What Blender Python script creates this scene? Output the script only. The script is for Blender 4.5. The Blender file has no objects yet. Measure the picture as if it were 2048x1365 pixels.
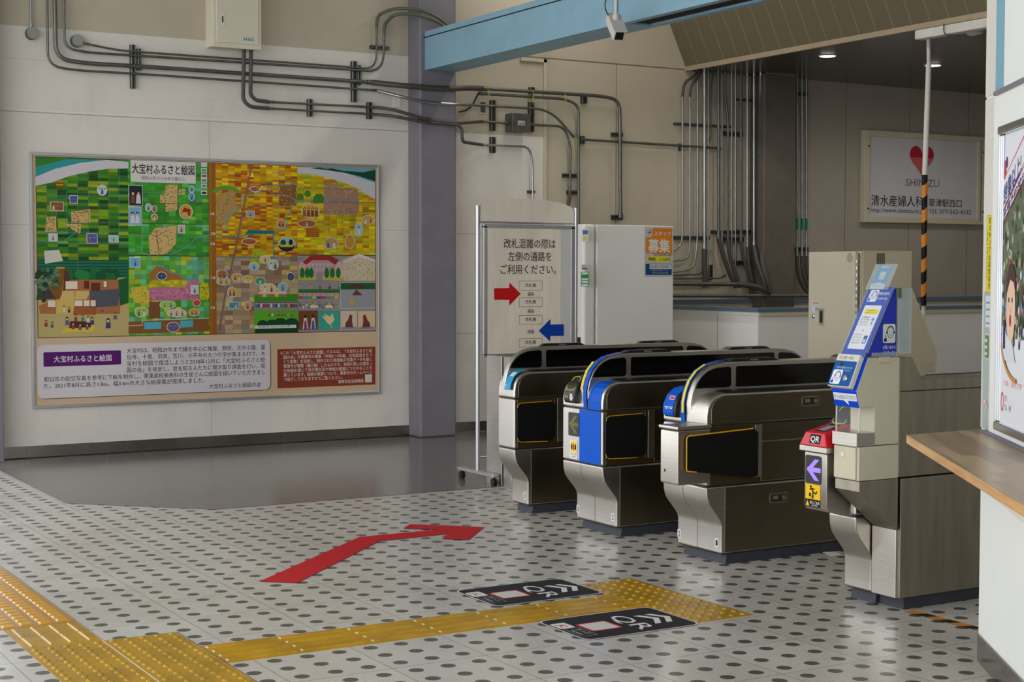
import bpy, math, random
from mathutils import Vector, Matrix
R = math.radians
# ---------------------------------------------------------------- camera
F = 3116.708            # focal length in pixels of the 2048x1365 frame
H = 1.4657
YAW, PITCH, ROLL = 0.533222188, -0.0462065908, 0.00136314835
fw = Vector((math.sin(YAW)*math.cos(PITCH), math.cos(YAW)*math.cos(PITCH), math.sin(PITCH)))
r0 = Vector((math.cos(YAW), -math.sin(YAW), 0)); u0 = r0.cross(fw)
rt = r0*math.cos(ROLL)+u0*math.sin(ROLL); up = u0*math.cos(ROLL)-r0*math.sin(ROLL)
scn = bpy.context.scene
COL = scn.collection
cam = bpy.data.cameras.new('camera'); camo = bpy.data.objects.new('camera', cam); COL.objects.link(camo)
m3 = Matrix((rt, up, -fw)).transposed()
camo.matrix_world = Matrix.Translation((0, 0, H)) @ m3.to_4x4()
cam.sensor_width = 36; cam.lens = F/2048*36; cam.clip_end = 200; cam.clip_start = .05
scn.camera = camo
# ---------------------------------------------------------------- light and exposure
w = bpy.data.worlds.new('overcast sky'); scn.world = w; w.use_nodes = True
bg = w.node_tree.nodes['Background']; bg.inputs[0].default_value = (.93, .97, 1.0, 1); bg.inputs[1].default_value = 2.25
sun = bpy.data.lights.new('soft_daylight', 'SUN'); sun.energy = 1.0; sun.angle = R(75); sun.color = (1, .97, .93)
suno = bpy.data.objects.new('soft_daylight', sun); COL.objects.link(suno)
suno.rotation_euler = Vector((-1, -.55, .60)).to_track_quat('Z', 'Y').to_euler()
vs = scn.view_settings; vs.view_transform = 'Standard'; vs.look = 'None'; vs.gamma = 1; vs.use_curve_mapping = False
vs.exposure = 0.0
DL, TL = 46, 20          # watts of the downlights and added fill lights, with fittings, below
scn.display_settings.display_device = 'sRGB'

def ray(px, py): return fw + rt*((px-1024)/F) - up*((py-682.5)/F)
def onY(px, py, Y):
    d = ray(px, py); return d*(Y/d.y)+Vector((0, 0, H))
def onZ(px, py, z=0):
    d = ray(px, py); return d*((z-H)/d.z)+Vector((0, 0, H))
YW = 12.2
# ---------------------------------------------------------------- materials
MATS = {}
def lin(c):
    def f(v):
        v /= 255; return v/12.92 if v <= .04045 else ((v+.055)/1.055)**2.4
    return (f(c[0]), f(c[1]), f(c[2]), 1)
class Nd:
    """socket wrapper for building shader maths"""
    def __init__(s, nt, so): s.nt, s.so = nt, so
    def _m(s, op, *a):
        n = s.nt.nodes.new('ShaderNodeMath'); n.operation = op
        for i, v in enumerate((s,)+a):
            if isinstance(v, Nd): s.nt.links.new(v.so, n.inputs[i])
            else: n.inputs[i].default_value = v
        return Nd(s.nt, n.outputs[0])
    def __add__(s, o): return s._m('ADD', o)
    def __sub__(s, o): return s._m('SUBTRACT', o)
    def __mul__(s, o): return s._m('MULTIPLY', o)
    def __truediv__(s, o): return s._m('DIVIDE', o)
    def lt(s, o): return s._m('LESS_THAN', o)
    def gt(s, o): return s._m('GREATER_THAN', o)
    def fract(s): return s._m('FRACT')
    def floor(s): return s._m('FLOOR')
    def abs(s): return s._m('ABSOLUTE')
    def sqrt(s): return s._m('SQRT')
    def mx(s, o): return s._m('MAXIMUM', o)
    def mn(s, o): return s._m('MINIMUM', o)
    def sstep(s, a, b):
        n = s.nt.nodes.new('ShaderNodeMapRange'); n.interpolation_type = 'SMOOTHSTEP'
        s.nt.links.new(s.so, n.inputs[0]); n.inputs[1].default_value = a; n.inputs[2].default_value = b
        return Nd(s.nt, n.outputs[0])
def newmat(name):
    m = bpy.data.materials.new(name); m.use_nodes = True; nt = m.node_tree
    b = nt.nodes['Principled BSDF']; MATS[name] = m
    return m, nt, b
def coords(nt):
    g = nt.nodes.new('ShaderNodeNewGeometry'); sp = nt.nodes.new('ShaderNodeSeparateXYZ')
    nt.links.new(g.outputs['Position'], sp.inputs[0])
    return g.outputs['Position'], [Nd(nt, sp.outputs[i]) for i in range(3)]
def noise(nt, vec, scale, detail=3, rough=.6, sc=None):
    n = nt.nodes.new('ShaderNodeTexNoise'); n.inputs['Scale'].default_value = scale
    n.inputs['Detail'].default_value = detail; n.inputs['Roughness'].default_value = rough
    if sc:
        mp = nt.nodes.new('ShaderNodeMapping'); mp.inputs['Scale'].default_value = sc
        nt.links.new(vec, mp.inputs[0]); vec = mp.outputs[0]
    nt.links.new(vec, n.inputs['Vector']); return Nd(nt, n.outputs['Fac'])
def mix(nt, fac, a, b):
    n = nt.nodes.new('ShaderNodeMix'); n.data_type = 'RGBA'
    if isinstance(fac, Nd): nt.links.new(fac.so, n.inputs[0])
    else: n.inputs[0].default_value = fac
    for i, v in ((6, a), (7, b)):
        if isinstance(v, tuple): n.inputs[i].default_value = v
        else: nt.links.new(v, n.inputs[i])
    return n.outputs[2]
def plain(name, c, rough=.5, metal=0, var=.06, vs_=6, spec=.5, sc=None, emit=0, alpha=1, trans=0):
    m, nt, b = newmat(name); c = lin(c)
    vec, xyz = coords(nt)
    n = noise(nt, vec, vs_, 4, .6, sc).sstep(.3, .7)
    dk = tuple(v*(1-var) for v in c[:3])+(1,); lt = tuple(min(1, v*(1+var)) for v in c[:3])+(1,)
    nt.links.new(mix(nt, n, dk, lt), b.inputs['Base Color'])
    b.inputs['Roughness'].default_value = rough; b.inputs['Metallic'].default_value = metal
    b.inputs['Specular IOR Level'].default_value = spec
    if emit:
        b.inputs['Emission Color'].default_value = c; b.inputs['Emission Strength'].default_value = emit
    if alpha < 1: b.inputs['Alpha'].default_value = alpha
    if trans: b.inputs['Transmission Weight'].default_value = trans; b.inputs['IOR'].default_value = 1.45
    return m
def steel(name, c, rough, var=.06, sc=(2, 2, 90)):
    m = plain(name, c, rough, 1, var, 3, sc=sc); nt = m.node_tree; b = nt.nodes['Principled BSDF']
    vec, xyz = coords(nt)
    n = noise(nt, vec, 6, 4, .7, (1, 1, 40) if sc[2] > 10 else sc)
    bp = nt.nodes.new('ShaderNodeBump'); bp.inputs['Strength'].default_value = .018; bp.inputs['Distance'].default_value = .003
    nt.links.new(n.so, bp.inputs['Height']); nt.links.new(bp.outputs[0], b.inputs['Normal'])
    rr = noise(nt, vec, 2.5, 5).sstep(.25, .75)*.16+rough-.05
    nt.links.new(rr.so, b.inputs['Roughness'])
    return m
steel('brushed_steel', (196, 190, 182), .33)
steel('steel_shaded', (124, 115, 98), .34, .06)  # darker copy of the gate steel, shade of the long sides in its colour
steel('steel_counter', (166, 158, 144), .36, .10, (7, 7, .6))
steel('steel_kick', (150, 148, 142), .25, .1, (40, 2, 1))
plain('galvanised', (165, 168, 166), .33, .9, .14, 9)
plain('galvanised_dark', (112, 114, 108), .45, .8, .15, 12)
plain('flex_dark', (74, 70, 66), .55, 0, .1)
plain('flex_green', (88, 96, 74), .5, 0, .1)
plain('cable_black', (22, 22, 22), .4)
plain('alu', (190, 191, 196), .35, .75, .04)
plain('chrome', (215, 215, 218), .16, 1, .03)
plain('column_grey', (120, 117, 125), .48, 0, .06)
plain('column_dark', (96, 89, 82), .55, 0, .1)
plain('beam_blue', (134, 172, 192), .45, 0, .05)
plain('beam_dark', (40, 38, 34), .6)
plain('white_paint', (236, 235, 231), .5, 0, .02, 2)
plain('booth_white', (232, 233, 229), .55, 0, .02, 2)
plain('booth_cream', (216, 212, 202), .55, 0, .03, 3)
plain('trim_blue', (120, 168, 188), .5, 0, .03)
plain('cream_metal', (198, 190, 166), .5, 0, .03, 3)
plain('cab_beige', (190, 183, 160), .5, 0, .03, 3)
plain('box_cream', (214, 207, 186), .5, 0, .02, 3)
plain('black_plastic', (17, 17, 18), .38, 0, .1)
plain('black_glass', (5, 5, 6), .12, 0, .1, spec=.35)
plain('flap_black', (13, 13, 13), .6, 0, .1, spec=.2)
plain('flap_yellow', (214, 160, 20), .5)
plain('plinth', (50, 52, 62), .6, 0, .12, 20)
plain('core_dark', (16, 15, 14), .7)
plain('pocket', (92, 72, 44), .4, .7)
plain('bracket', (58, 58, 54), .5, .6, .2, 14)
plain('white_plastic', (205, 203, 196), .45)
plain('yellow_tie', (190, 178, 40), .5)
plain('cap_blue', (104, 124, 142), .4, .3)
plain('sign_white', (200, 199, 203), .45, 0, .02)
plain('canvas', (224, 214, 198), .75, 0, .05, 3, sc=(6, 6, .8))
plain('red_lacquer', (206, 22, 44), .3)
plain('bright_blue', (0, 84, 196), .4, 0, .03)
plain('deep_blue', (6, 44, 168), .4, 0, .04)
plain('led_violet', (150, 120, 255), .4, emit=1.0)
plain('lamp_face', (255, 244, 222), .4, emit=9)
plain('vend_glow', (120, 170, 220), .4, emit=.5)
plain('rubber', (20, 20, 20), .7)
plain('clear_plastic', (215, 225, 230), .12, alpha=.06, spec=.3)
plain('smoke_plastic', (190, 205, 205), .15, alpha=.28)
plain('paper', (225, 222, 214), .7)
plain('glass_strip', (176, 190, 190), .15)
plain('grille', (58, 54, 48), .5, .4)
plain('soffit_lip', (158, 142, 118), .5)
# printed surfaces: the ink colour comes from the mesh's colour attribute
def printmat(name, rough):
    m, nt, b = newmat(name)
    a = nt.nodes.new('ShaderNodeAttribute'); a.attribute_name = 'Col'
    nt.links.new(a.outputs['Color'], b.inputs['Base Color']); b.inputs['Roughness'].default_value = rough; b.inputs['Specular IOR Level'].default_value = .15
printmat('print', .45); printmat('print_matt', .6)
# terrazzo floor with round inlays and tile joints
GX, GY, PX, PY = 2.102, 5.870, .3951, .3896
m, nt, b = newmat('terrazzo_dots'); vec, (x, y, z) = coords(nt)
cx = ((x-GX)/(PX/3)).fract()-.5; cy = ((y-GY)/(PY/3)).fract()-.5
cx = cx*(PX/3); cy = cy*(PY/3)
d = (cx*cx+cy*cy).sqrt()
dot = d.lt(.0285)
jx = (((x-GX)/PX).fract()-.5).abs().gt(.5-.0016/PX); jy = (((y-GY)/PY).fract()-.5).abs().gt(.5-.0016/PY)
sp = noise(nt, vec, 190, 2, .7).sstep(.42, .6); sp2 = noise(nt, vec, 420, 2, .6).sstep(.5, .62)
wn = nt.nodes.new('ShaderNodeTexWhiteNoise'); cb = nt.nodes.new('ShaderNodeCombineXYZ')
nt.links.new(((x-GX)/PX).floor().so, cb.inputs[0]); nt.links.new(((y-GY)/PY).floor().so, cb.inputs[1]); nt.links.new(cb.outputs[0], wn.inputs[0])
c = mix(nt, sp*.5, lin((204, 201, 194)), lin((160, 155, 147)))
c = mix(nt, sp2*.35, c, lin((226, 224, 218)))
c = mix(nt, Nd(nt, wn.outputs['Value'])*.16, c, lin((150, 144, 134)))
big = noise(nt, vec, .8, 4).sstep(.4, .75)
c = mix(nt, big*.16, c, lin((140, 128, 112)))
c = mix(nt, dot*.94, c, lin((70, 67, 64)))
c = mix(nt, jx.mx(jy)*.8, c, lin((96, 78, 66)))
nt.links.new(c, b.inputs['Base Color'])
nt.links.new((noise(nt, vec, 3, 4).sstep(.3, .8)*.18+.2+dot*.04).so, b.inputs['Roughness'])
m, nt, b = newmat('dark_floor'); vec, (x, y, z) = coords(nt)
jx = (((x-2.9)/.4).fract()-.5).abs().gt(.5-.0035); jy = (((y-9.02)/.4).fract()-.5).abs().gt(.5-.0035)
jz = (((y-9.02)/1.6).fract()-.5).abs().gt(.5-.0022)
sp = noise(nt, vec, 160, 2, .7).sstep(.5, .68); flk = noise(nt, vec, 45, 1, .5).sstep(.72, .76)
c = mix(nt, sp*.5, lin((112, 108, 107)), lin((88, 84, 84)))
c = mix(nt, flk*.5, c, lin((170, 168, 166)))
c = mix(nt, jx.mx(jy)*.55, c, lin((60, 56, 54))); c = mix(nt, jz*.6, c, lin((30, 28, 27)))
nt.links.new(c, b.inputs['Base Color']); b.inputs['Roughness'].default_value = .17
# painted steel wall panels with seams, soot and a beige upper field
def X_(px, py): return onY(px, py, YW).x
def Z_(px, py): return onY(px, py, YW).z
m, nt, b = newmat('wall_panels'); vec, (x, y, z) = coords(nt)
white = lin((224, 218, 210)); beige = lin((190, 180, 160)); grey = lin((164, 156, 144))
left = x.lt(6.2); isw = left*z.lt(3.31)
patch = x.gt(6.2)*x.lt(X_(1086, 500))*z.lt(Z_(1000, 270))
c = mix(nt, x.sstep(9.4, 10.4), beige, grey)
c = mix(nt, isw.mx(patch), c, white)
rub = noise(nt, vec, 2.2, 6, .65, (1, 1, .55)).sstep(.45, .8)
c = mix(nt, rub*.2, c, lin((120, 106, 84)))
fine = noise(nt, vec, 14, 5, .7).sstep(.62, .75)
c = mix(nt, fine*.18, c, lin((96, 84, 70)))
def line(c, coord, at, wd, lo, hi, other, col, k=.7):
    f = (coord-at).abs().lt(wd)*other.gt(lo)*other.lt(hi)
    return mix(nt, f*k, c, lin(col))
c = line(c, z, 2.661, .004, -9, 6.15, x, (150, 140, 135)); c = line(c, z, 2.676, .005, -9, 6.15, x, (228, 226, 226))
c = line(c, x, X_(420, 500), .0025, 0, 2.66, z, (120, 112, 108), .5)
c = line(c, z, 1.80, .0025, -9, 6.15, x, (120, 112, 108), .45); c = line(c, z, 3.06, .002, -9, 3.6, x, (150, 145, 140), .4)
c = line(c, z, Z_(1232, 128), .006, 6.5, 9.2, x, (90, 66, 50), .8)
c = line(c, x, X_(1232, 300), .004, 0, Z_(1232, 128), z, (90, 78, 62), .7)
for px in (1692, 1820, 1937): c = line(c, x, X_(px, 220), .004, 0, 5, z, (70, 64, 58), .8)
for zz in (Z_(940, 468), Z_(940, 667)): c = line(c, z, zz, .003, 6.2, 7.2, x, (120, 112, 106), .6)
nt.links.new(c, b.inputs['Base Color']); b.inputs['Roughness'].default_value = .5
# slatted dark ceiling panels
def slats(name, ax, step, col, seam, rough, metal):
    m, nt, b = newmat(name); vec, xyz = coords(nt); q = xyz[ax]
    f = ((q/step).fract()-.5).abs().gt(.5-.035)
    c = mix(nt, f*.8, lin(col), lin(seam)); nt.links.new(c, b.inputs['Base Color'])
    b.inputs['Roughness'].default_value = rough; b.inputs['Metallic'].default_value = metal
slats('soffit_slats', 1, .2, (112, 103, 82), (138, 128, 104), .5, .2)
slats('ceiling_slats', 1, .1, (84, 77, 68), (46, 42, 38), .22, .5)
slats('high_ceiling', 0, .3, (150, 145, 135), (90, 86, 80), .6, 0)
# laminated beech worktop
WA = Vector((4.445, 4.09, 0)); WD = Vector((-.572, -.820, 0)).normalized(); WN = Vector((WD.y, -WD.x, 0))  # WN points out of the booth
m, nt, b = newmat('butcher_block'); vec, (x, y, z) = coords(nt)
al = x*WD.x+y*WD.y; ac = x*WN.x+y*WN.y
row = (ac/.048).floor(); a2 = al+row*.237
cb = nt.nodes.new('ShaderNodeCombineXYZ'); nt.links.new(row.so, cb.inputs[0]); nt.links.new((a2/.42).floor().so, cb.inputs[1])
wn = nt.nodes.new('ShaderNodeTexWhiteNoise'); nt.links.new(cb.outputs[0], wn.inputs[0]); rv = Nd(nt, wn.outputs['Value'])
cb2 = nt.nodes.new('ShaderNodeCombineXYZ'); nt.links.new((al*.9).so, cb2.inputs[0]); nt.links.new((ac*14).so, cb2.inputs[1]); nt.links.new((z*14).so, cb2.inputs[2])
gr = noise(nt, cb2.outputs[0], 5, 5, .65).sstep(.3, .75)
top = z.gt(.8712)  # glare on the top and light on the edge painted as wood tones
c = mix(nt, rv, lin((196, 170, 134)), lin((150, 128, 100))); c = mix(nt, gr*.35, c, lin((96, 76, 56)))
e = mix(nt, rv, lin((234, 196, 140)), lin((212, 162, 102))); e = mix(nt, gr*.4, e, lin((150, 92, 48)))
nt.links.new(mix(nt, top, e, c), b.inputs['Base Color']); b.inputs['Roughness'].default_value = .3
# yellow tactile paving
m, nt, b = newmat('tactile_yellow'); vec, (x, y, z) = coords(nt)
c = mix(nt, noise(nt, vec, 5, 5).sstep(.35, .7), lin((188, 144, 22)), lin((160, 122, 18)))
c = mix(nt, noise(nt, vec, 60, 3).sstep(.6, .75)*.3, c, lin((120, 84, 20)))
nt.links.new(c, b.inputs['Base Color']); b.inputs['Roughness'].default_value = .3
m, nt, b = newmat('tactile_old'); vec, (x, y, z) = coords(nt)
c = mix(nt, z.gt(.004), lin((172, 124, 44)), lin((196, 144, 36)))
nt.links.new(c, b.inputs['Base Color']); b.inputs['Roughness'].default_value = .35

# ---------------------------------------------------------------- mesh builder
class MB:
    def __init__(s): s.v = []; s.f = []; s.m = []; s.c = []; s.sm = []
    def face(s, pts, mat, col=None, smooth=False):
        i = len(s.v); s.v += [tuple(p) for p in pts]; s.f.append(tuple(range(i, i+len(pts)))); s.m.append(mat); s.c.append(col); s.sm.append(smooth)
    def add(s, vs_, fs, mat, col=None, smooth=False):
        i = len(s.v); s.v += [tuple(p) for p in vs_]
        for f in fs: s.f.append(tuple(i+k for k in f)); s.m.append(mat); s.c.append(col); s.sm.append(smooth)
    def box(s, x0, x1, y0, y1, z0, z1, mat, M=None):
        vs_ = [Vector((x, y, z)) for z in (z0, z1) for y in (y0, y1) for x in (x0, x1)]
        if M: vs_ = [M @ v for v in vs_]
        s.add(vs_, [(0, 2, 3, 1), (4, 5, 7, 6), (0, 1, 5, 4), (2, 6, 7, 3), (0, 4, 6, 2), (1, 3, 7, 5)], mat)
        return s
    def prism(s, poly, a, b, mat, ax='Y', M=None):
        """poly: 2D outline; extruded a..b along ax. ax Y: poly=(x,z); X: poly=(y,z); Z: poly=(x,y)"""
        def P(p, t):
            q = Vector({'Y': (p[0], t, p[1]), 'X': (t, p[0], p[1]), 'Z': (p[0], p[1], t)}[ax]); return M @ q if M else q
        n = len(poly); vs_ = [P(p, a) for p in poly]+[P(p, b) for p in poly]
        s.add(vs_, [tuple(range(n))[::-1], tuple(range(n, 2*n))]+[(i, (i+1) % n, n+(i+1) % n, n+i) for i in range(n)], mat)
        return s
    def tube(s, pts, r, mat, n=12, caps=True):
        pts = [Vector(p) for p in pts]; k = len(pts); vs_ = []; rr = r if isinstance(r, (list, tuple)) else [r]*k
        t0 = (pts[1]-pts[0]).normalized(); a = Vector((0, 0, 1)) if abs(t0.z) < .9 else Vector((0, 1, 0)); nrm = (a-t0*a.dot(t0)).normalized()
        for i in range(k):
            t = ((pts[min(i+1, k-1)]-pts[i]).normalized()+(pts[i]-pts[max(i-1, 0)]).normalized())
            t = t.normalized() if t.length > 1e-6 else t0
            nrm = (nrm-t*nrm.dot(t)).normalized(); bn = t.cross(nrm)
            for j in range(n):
                an = 2*math.pi*j/n; vs_.append(pts[i]+(nrm*math.cos(an)+bn*math.sin(an))*rr[i])
        fs = [(i*n+j, i*n+(j+1) % n, (i+1)*n+(j+1) % n, (i+1)*n+j) for i in range(k-1) for j in range(n)]
        s.add(vs_, fs, mat, None, True)
        if caps: s.add(vs_[:n], [tuple(range(n))[::-1]], mat); s.add(vs_[-n:], [tuple(range(n))], mat)
        return s
    def lathe(s, prof, c, axis, mat, n=20):
        """prof [(radius, height)] turned about axis through c"""
        axis = Vector(axis).normalized(); a = Vector((0, 0, 1)) if abs(axis.z) < .9 else Vector((1, 0, 0)); e1 = (a-axis*a.dot(axis)).normalized(); e2 = axis.cross(e1); c = Vector(c)
        vs_ = [c+axis*h+(e1*math.cos(2*math.pi*j/n)+e2*math.sin(2*math.pi*j/n))*r for r, h in prof for j in range(n)]
        k = len(prof)
        s.add(vs_, [(i*n+j, i*n+(j+1) % n, (i+1)*n+(j+1) % n, (i+1)*n+j) for i in range(k-1) for j in range(n)], mat, None, True)
        s.add(vs_[-n:], [tuple(range(n))], mat); s.add(vs_[:n], [tuple(range(n))[::-1]], mat)
        return s
    def build(s, name, parent=None, bevel=0, seg=2):
        me = bpy.data.meshes.new(name); me.from_pydata(s.v, [], s.f)
        keys = list(dict.fromkeys(s.m))
        for k in keys: me.materials.append(MATS[k])
        for p, mk, sm in zip(me.polygons, s.m, s.sm): p.material_index = keys.index(mk); p.use_smooth = sm
        if any(c is not None for c in s.c):
            at = me.color_attributes.new('Col', 'FLOAT_COLOR', 'CORNER')
            for p, c in zip(me.polygons, s.c):
                cc = lin(c) if c is not None else (.5, .5, .5, 1)
                for li in p.loop_indices: at.data[li].color = cc
        me.validate(); me.update()
        if any(s.sm) or bevel:
            for p in me.polygons: p.use_smooth = True
            me.set_sharp_from_angle(angle=R(38))
        o = bpy.data.objects.new(name, me); COL.objects.link(o)
        if parent: o.parent = parent
        if bevel:
            md = o.modifiers.new('edge', 'BEVEL'); md.width = bevel; md.segments = seg; md.limit_method = 'ANGLE'; md.angle_limit = R(40)
            md.harden_normals = True
        return o
def tag(o, label, cat, group=None, kind=None):
    o['label'] = label; o['category'] = cat
    if group: o['group'] = group
    if kind: o['kind'] = kind
    return o
def thing(name, label, cat, loc=(0, 0, 0), group=None, kind=None):
    o = bpy.data.objects.new(name, None); COL.objects.link(o); o.empty_display_size = .1
    return tag(o, label, cat, group, kind)
def struct(mb, name, label, cat, bevel=0): return tag(mb.build(name, None, bevel), label, cat, None, 'structure')

class Frame:
    """a flat printed surface: origin, right vector, up vector; layers stand off along the normal"""
    def __init__(s, o, u, v, mat='print', step=.0004):
        s.o, s.u, s.v = Vector(o), Vector(u).normalized(), Vector(v).normalized(); s.n = s.u.cross(s.v); s.mb = MB(); s.mat = mat; s.step = step; s.k = 0
    def P(s, x, y, l=0): return s.o+s.u*x+s.v*y+s.n*(l*s.step)
    def poly(s, pts, col, l=1):
        s.k += 1; l += (s.k % 70)/80                              # neighbouring ink patches never share one plane
        s.mb.face([s.P(x, y, l) for x, y in pts], s.mat, col)
    def rect(s, x0, y0, x1, y1, col, l=1): s.poly([(x0, y0), (x1, y0), (x1, y1), (x0, y1)], col, l)
    def rrect(s, x0, y0, x1, y1, r, col, l=1):
        pts = []
        for cx_, cy_, a in ((x1-r, y1-r, 0), (x0+r, y1-r, 90), (x0+r, y0+r, 180), (x1-r, y0+r, 270)):
            pts += [(cx_+r*math.cos(R(a+k*18)), cy_+r*math.sin(R(a+k*18))) for k in range(6)]
        s.poly(pts, col, l)
    def oval(s, cx_, cy_, rx, ry, col, l=1, n=20): s.poly([(cx_+rx*math.cos(6.2832*k/n), cy_+ry*math.sin(6.2832*k/n)) for k in range(n)], col, l)
    def ring(s, cx_, cy_, rx, ry, t, col, l=1, a0=0, a1=360, n=24):
        for k in range(n):
            p = [R(a0+(a1-a0)*(k+j)/n) for j in (0, 1)]
            s.poly([(cx_+rx*math.cos(p[0]), cy_+ry*math.sin(p[0])), (cx_+rx*math.cos(p[1]), cy_+ry*math.sin(p[1])),
                    (cx_+(rx-t)*math.cos(p[1]), cy_+(ry-t)*math.sin(p[1])), (cx_+(rx-t)*math.cos(p[0]), cy_+(ry-t)*math.sin(p[0]))], col, l)
    def frame(s, x0, y0, x1, y1, t, col, l=1):
        s.rect(x0, y0, x1, y0+t, col, l); s.rect(x0, y1-t, x1, y1, col, l); s.rect(x0, y0+t, x0+t, y1-t, col, l); s.rect(x1-t, y0+t, x1, y1-t, col, l)
    def line(s, pts, t, col, l=1):
        for (x0, y0), (x1, y1) in zip(pts, pts[1:]):
            dx, dy = x1-x0, y1-y0; L = math.hypot(dx, dy) or 1; nx, ny = -dy/L*t/2, dx/L*t/2
            s.poly([(x0-nx, y0-ny), (x1-nx, y1-ny), (x1+nx, y1+ny), (x0+nx, y0+ny)], col, l)
    def text(s, body, x0, x1, y, h, col, l=3, bold=0, vert=False):
        """fits the glyphs between x0 and x1; y baseline; h em height"""
        if vert:
            ch = list(body); k = (y-x0)/len(ch)      # vertical writing: x0 lowest, y topmost, x1 = left edge
            for i, c_ in enumerate(ch): s.text(c_, x1, x1+h, y-k*(i+1)+.12*k, k*.95, col, l, bold)
            return
        if bold:
            q = bold*h*.55
            for dx, dy in ((-q, -q), (q, -q), (-q, q), (q, q)): s.text(body, x0+dx, x1+dx, y+dy, h, col, l)
            return
        vs_, fs = glyphs(body, 0); s.k += 1; l += (s.k % 70)/80
        if not vs_: return
        a = min(p[0] for p in vs_); bb = max(p[0] for p in vs_); sx = (x1-x0)/(bb-a)
        s.mb.add([s.P(x0+(p[0]-a)*sx, y+p[1]*h, l) for p in vs_], fs, s.mat, col)
_G = {}
def glyphs(body, bold):
    k = (body, bold)
    if k not in _G:
        cu = bpy.data.curves.new('t', 'FONT'); cu.body = body; cu.size = 1; cu.offset = bold; cu.resolution_u = 2
        o = bpy.data.objects.new('t', cu); COL.objects.link(o)
        me = bpy.data.meshes.new_from_object(o.evaluated_get(bpy.context.evaluated_depsgraph_get()))
        _G[k] = ([tuple(v.co) for v in me.vertices], [tuple(p.vertices) for p in me.polygons])
        bpy.data.objects.remove(o); bpy.data.curves.remove(cu); bpy.data.meshes.remove(me)
    return _G[k]
def arc(cx_, cz_, r, a0, a1, n=6): return [(cx_+r*math.cos(R(a0+(a1-a0)*k/n)), cz_+r*math.sin(R(a0+(a1-a0)*k/n))) for k in range(n+1)]
def rpoly(x0, x1, z0, z1, r, n=4): return arc(x1-r, z1-r, r, 0, 90, n)+arc(x0+r, z1-r, r, 90, 180, n)+arc(x0+r, z0+r, r, 180, 270, n)+arc(x1-r, z0+r, r, 270, 360, n)
def fillet(pts, rad, n=7):
    pts = [Vector(p) for p in pts]; out = [pts[0]]
    for i in range(1, len(pts)-1):
        a, b_, c_ = pts[i-1], pts[i], pts[i+1]
        r_ = min(rad, (a-b_).length*.48, (c_-b_).length*.48); p0 = b_+(a-b_).normalized()*r_; p1 = b_+(c_-b_).normalized()*r_
        for k in range(n+1):
            t = k/n; out.append(p0*(1-t)**2+b_*2*t*(1-t)+p1*t*t)
    out.append(pts[-1]); return out
BLK, WHT, INK = (24, 22, 22), (226, 226, 224), (40, 34, 34)

# ================================================================= the setting
def slab(poly, z, mat, name, label, cat):
    mb = MB(); mb.face([(x, y, z) for x, y in poly], mat); return struct(mb, name, label, cat)
slab([(-6, -8), (15, -8), (15, 12.2), (-6, 12.2)], 0, 'terrazzo_dots', 'floor', 'pale terrazzo concourse floor with rows of round grey inlays', 'floor')
slab([(2.515, 12.2), (2.515, 9.73), (3.24, 9.03), (13.6, 9.03), (13.6, 12.2)], .0015, 'dark_floor', 'floor', 'plain dark grey tiled floor strip in front of the mural wall', 'floor')
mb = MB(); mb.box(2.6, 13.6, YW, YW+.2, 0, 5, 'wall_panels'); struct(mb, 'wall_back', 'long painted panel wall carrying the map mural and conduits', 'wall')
mb = MB(); mb.box(13.4, 13.6, -8, YW, 0, 3.39, 'wall_panels'); struct(mb, 'wall_right', 'plain end wall behind the ticket office side', 'wall')
mb = MB(); mb.box(9.1, 13.6, -3.2, -3, 0, 5, 'wall_panels'); struct(mb, 'wall_front', 'plain concourse wall opposite the mural', 'wall')
mb = MB(); mb.box(2.66, 6.15, YW-.012, YW, 0.008, .096, 'steel_kick'); mb.box(6.51, 8.6, YW-.012, YW, .008, .096, 'steel_kick'); mb.box(2.66, 6.15, YW-.008, YW, 0, .008, 'core_dark')
struct(mb, 'baseboard_back', 'brushed steel skirting along the foot of the mural wall', 'baseboard')
mb = MB(); mb.box(2.56, 2.652, 12.02, 12.3, 0, 5, 'column_grey'); struct(mb, 'column', 'dark steel post closing the mural wall at its open end', 'column', .006)
mb = MB(); mb.box(6.15, 6.51, 11.98, 12.25, 0, 5, 'column_grey'); struct(mb, 'column', 'lilac grey square column standing between mural and signboard', 'column', .022)
mb = MB(); mb.box(9.945, 10.35, 11.98, 12.25, 0, 3.39, 'column_dark'); struct(mb, 'column', 'dark grey column behind the dense bundle of riser pipes', 'column', .012)
mb = MB()
mb.box(6.2, 6.265, -5, 11.98, 3.172, 3.50, 'beam_blue'); mb.box(6.44, 6.50, -5, 11.98, 3.172, 3.50, 'beam_blue')
mb.box(6.265, 6.44, 9.0, 11.98, 3.172, 3.3, 'beam_blue'); mb.box(6.265, 6.44, -5, 11.98, 3.3, 3.5, 'beam_dark')
mb.box(6.193, 6.205, -5, 11.99, 3.445, 3.452, 'core_dark')
mb.box(6.198, 6.2, 9.055, 9.06, 3.172, 3.445, 'core_dark')
mb.box(6.275, 6.43, -5, 9.0, 3.19, 3.2, 'grille')
for i in range(160): mb.box(6.275, 6.43, 9.0-i*.03-.012, 9.0-i*.03, 3.184, 3.19, 'beam_dark')
struct(mb, 'beam', 'pale blue boxed beam with a dark shutter slot overhead', 'beam')
mb = MB()
mb.face([(9.15, -5, 3.40), (9.15, 12.2, 3.40), (8.40, 12.2, 4.95), (8.40, -5, 4.95)], 'soffit_slats')
mb.box(9.13, 9.165, -5, 12.2, 3.375, 3.42, 'soffit_lip')
struct(mb, 'ceiling', 'sloping brown slatted soffit above the gates', 'ceiling')
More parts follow.
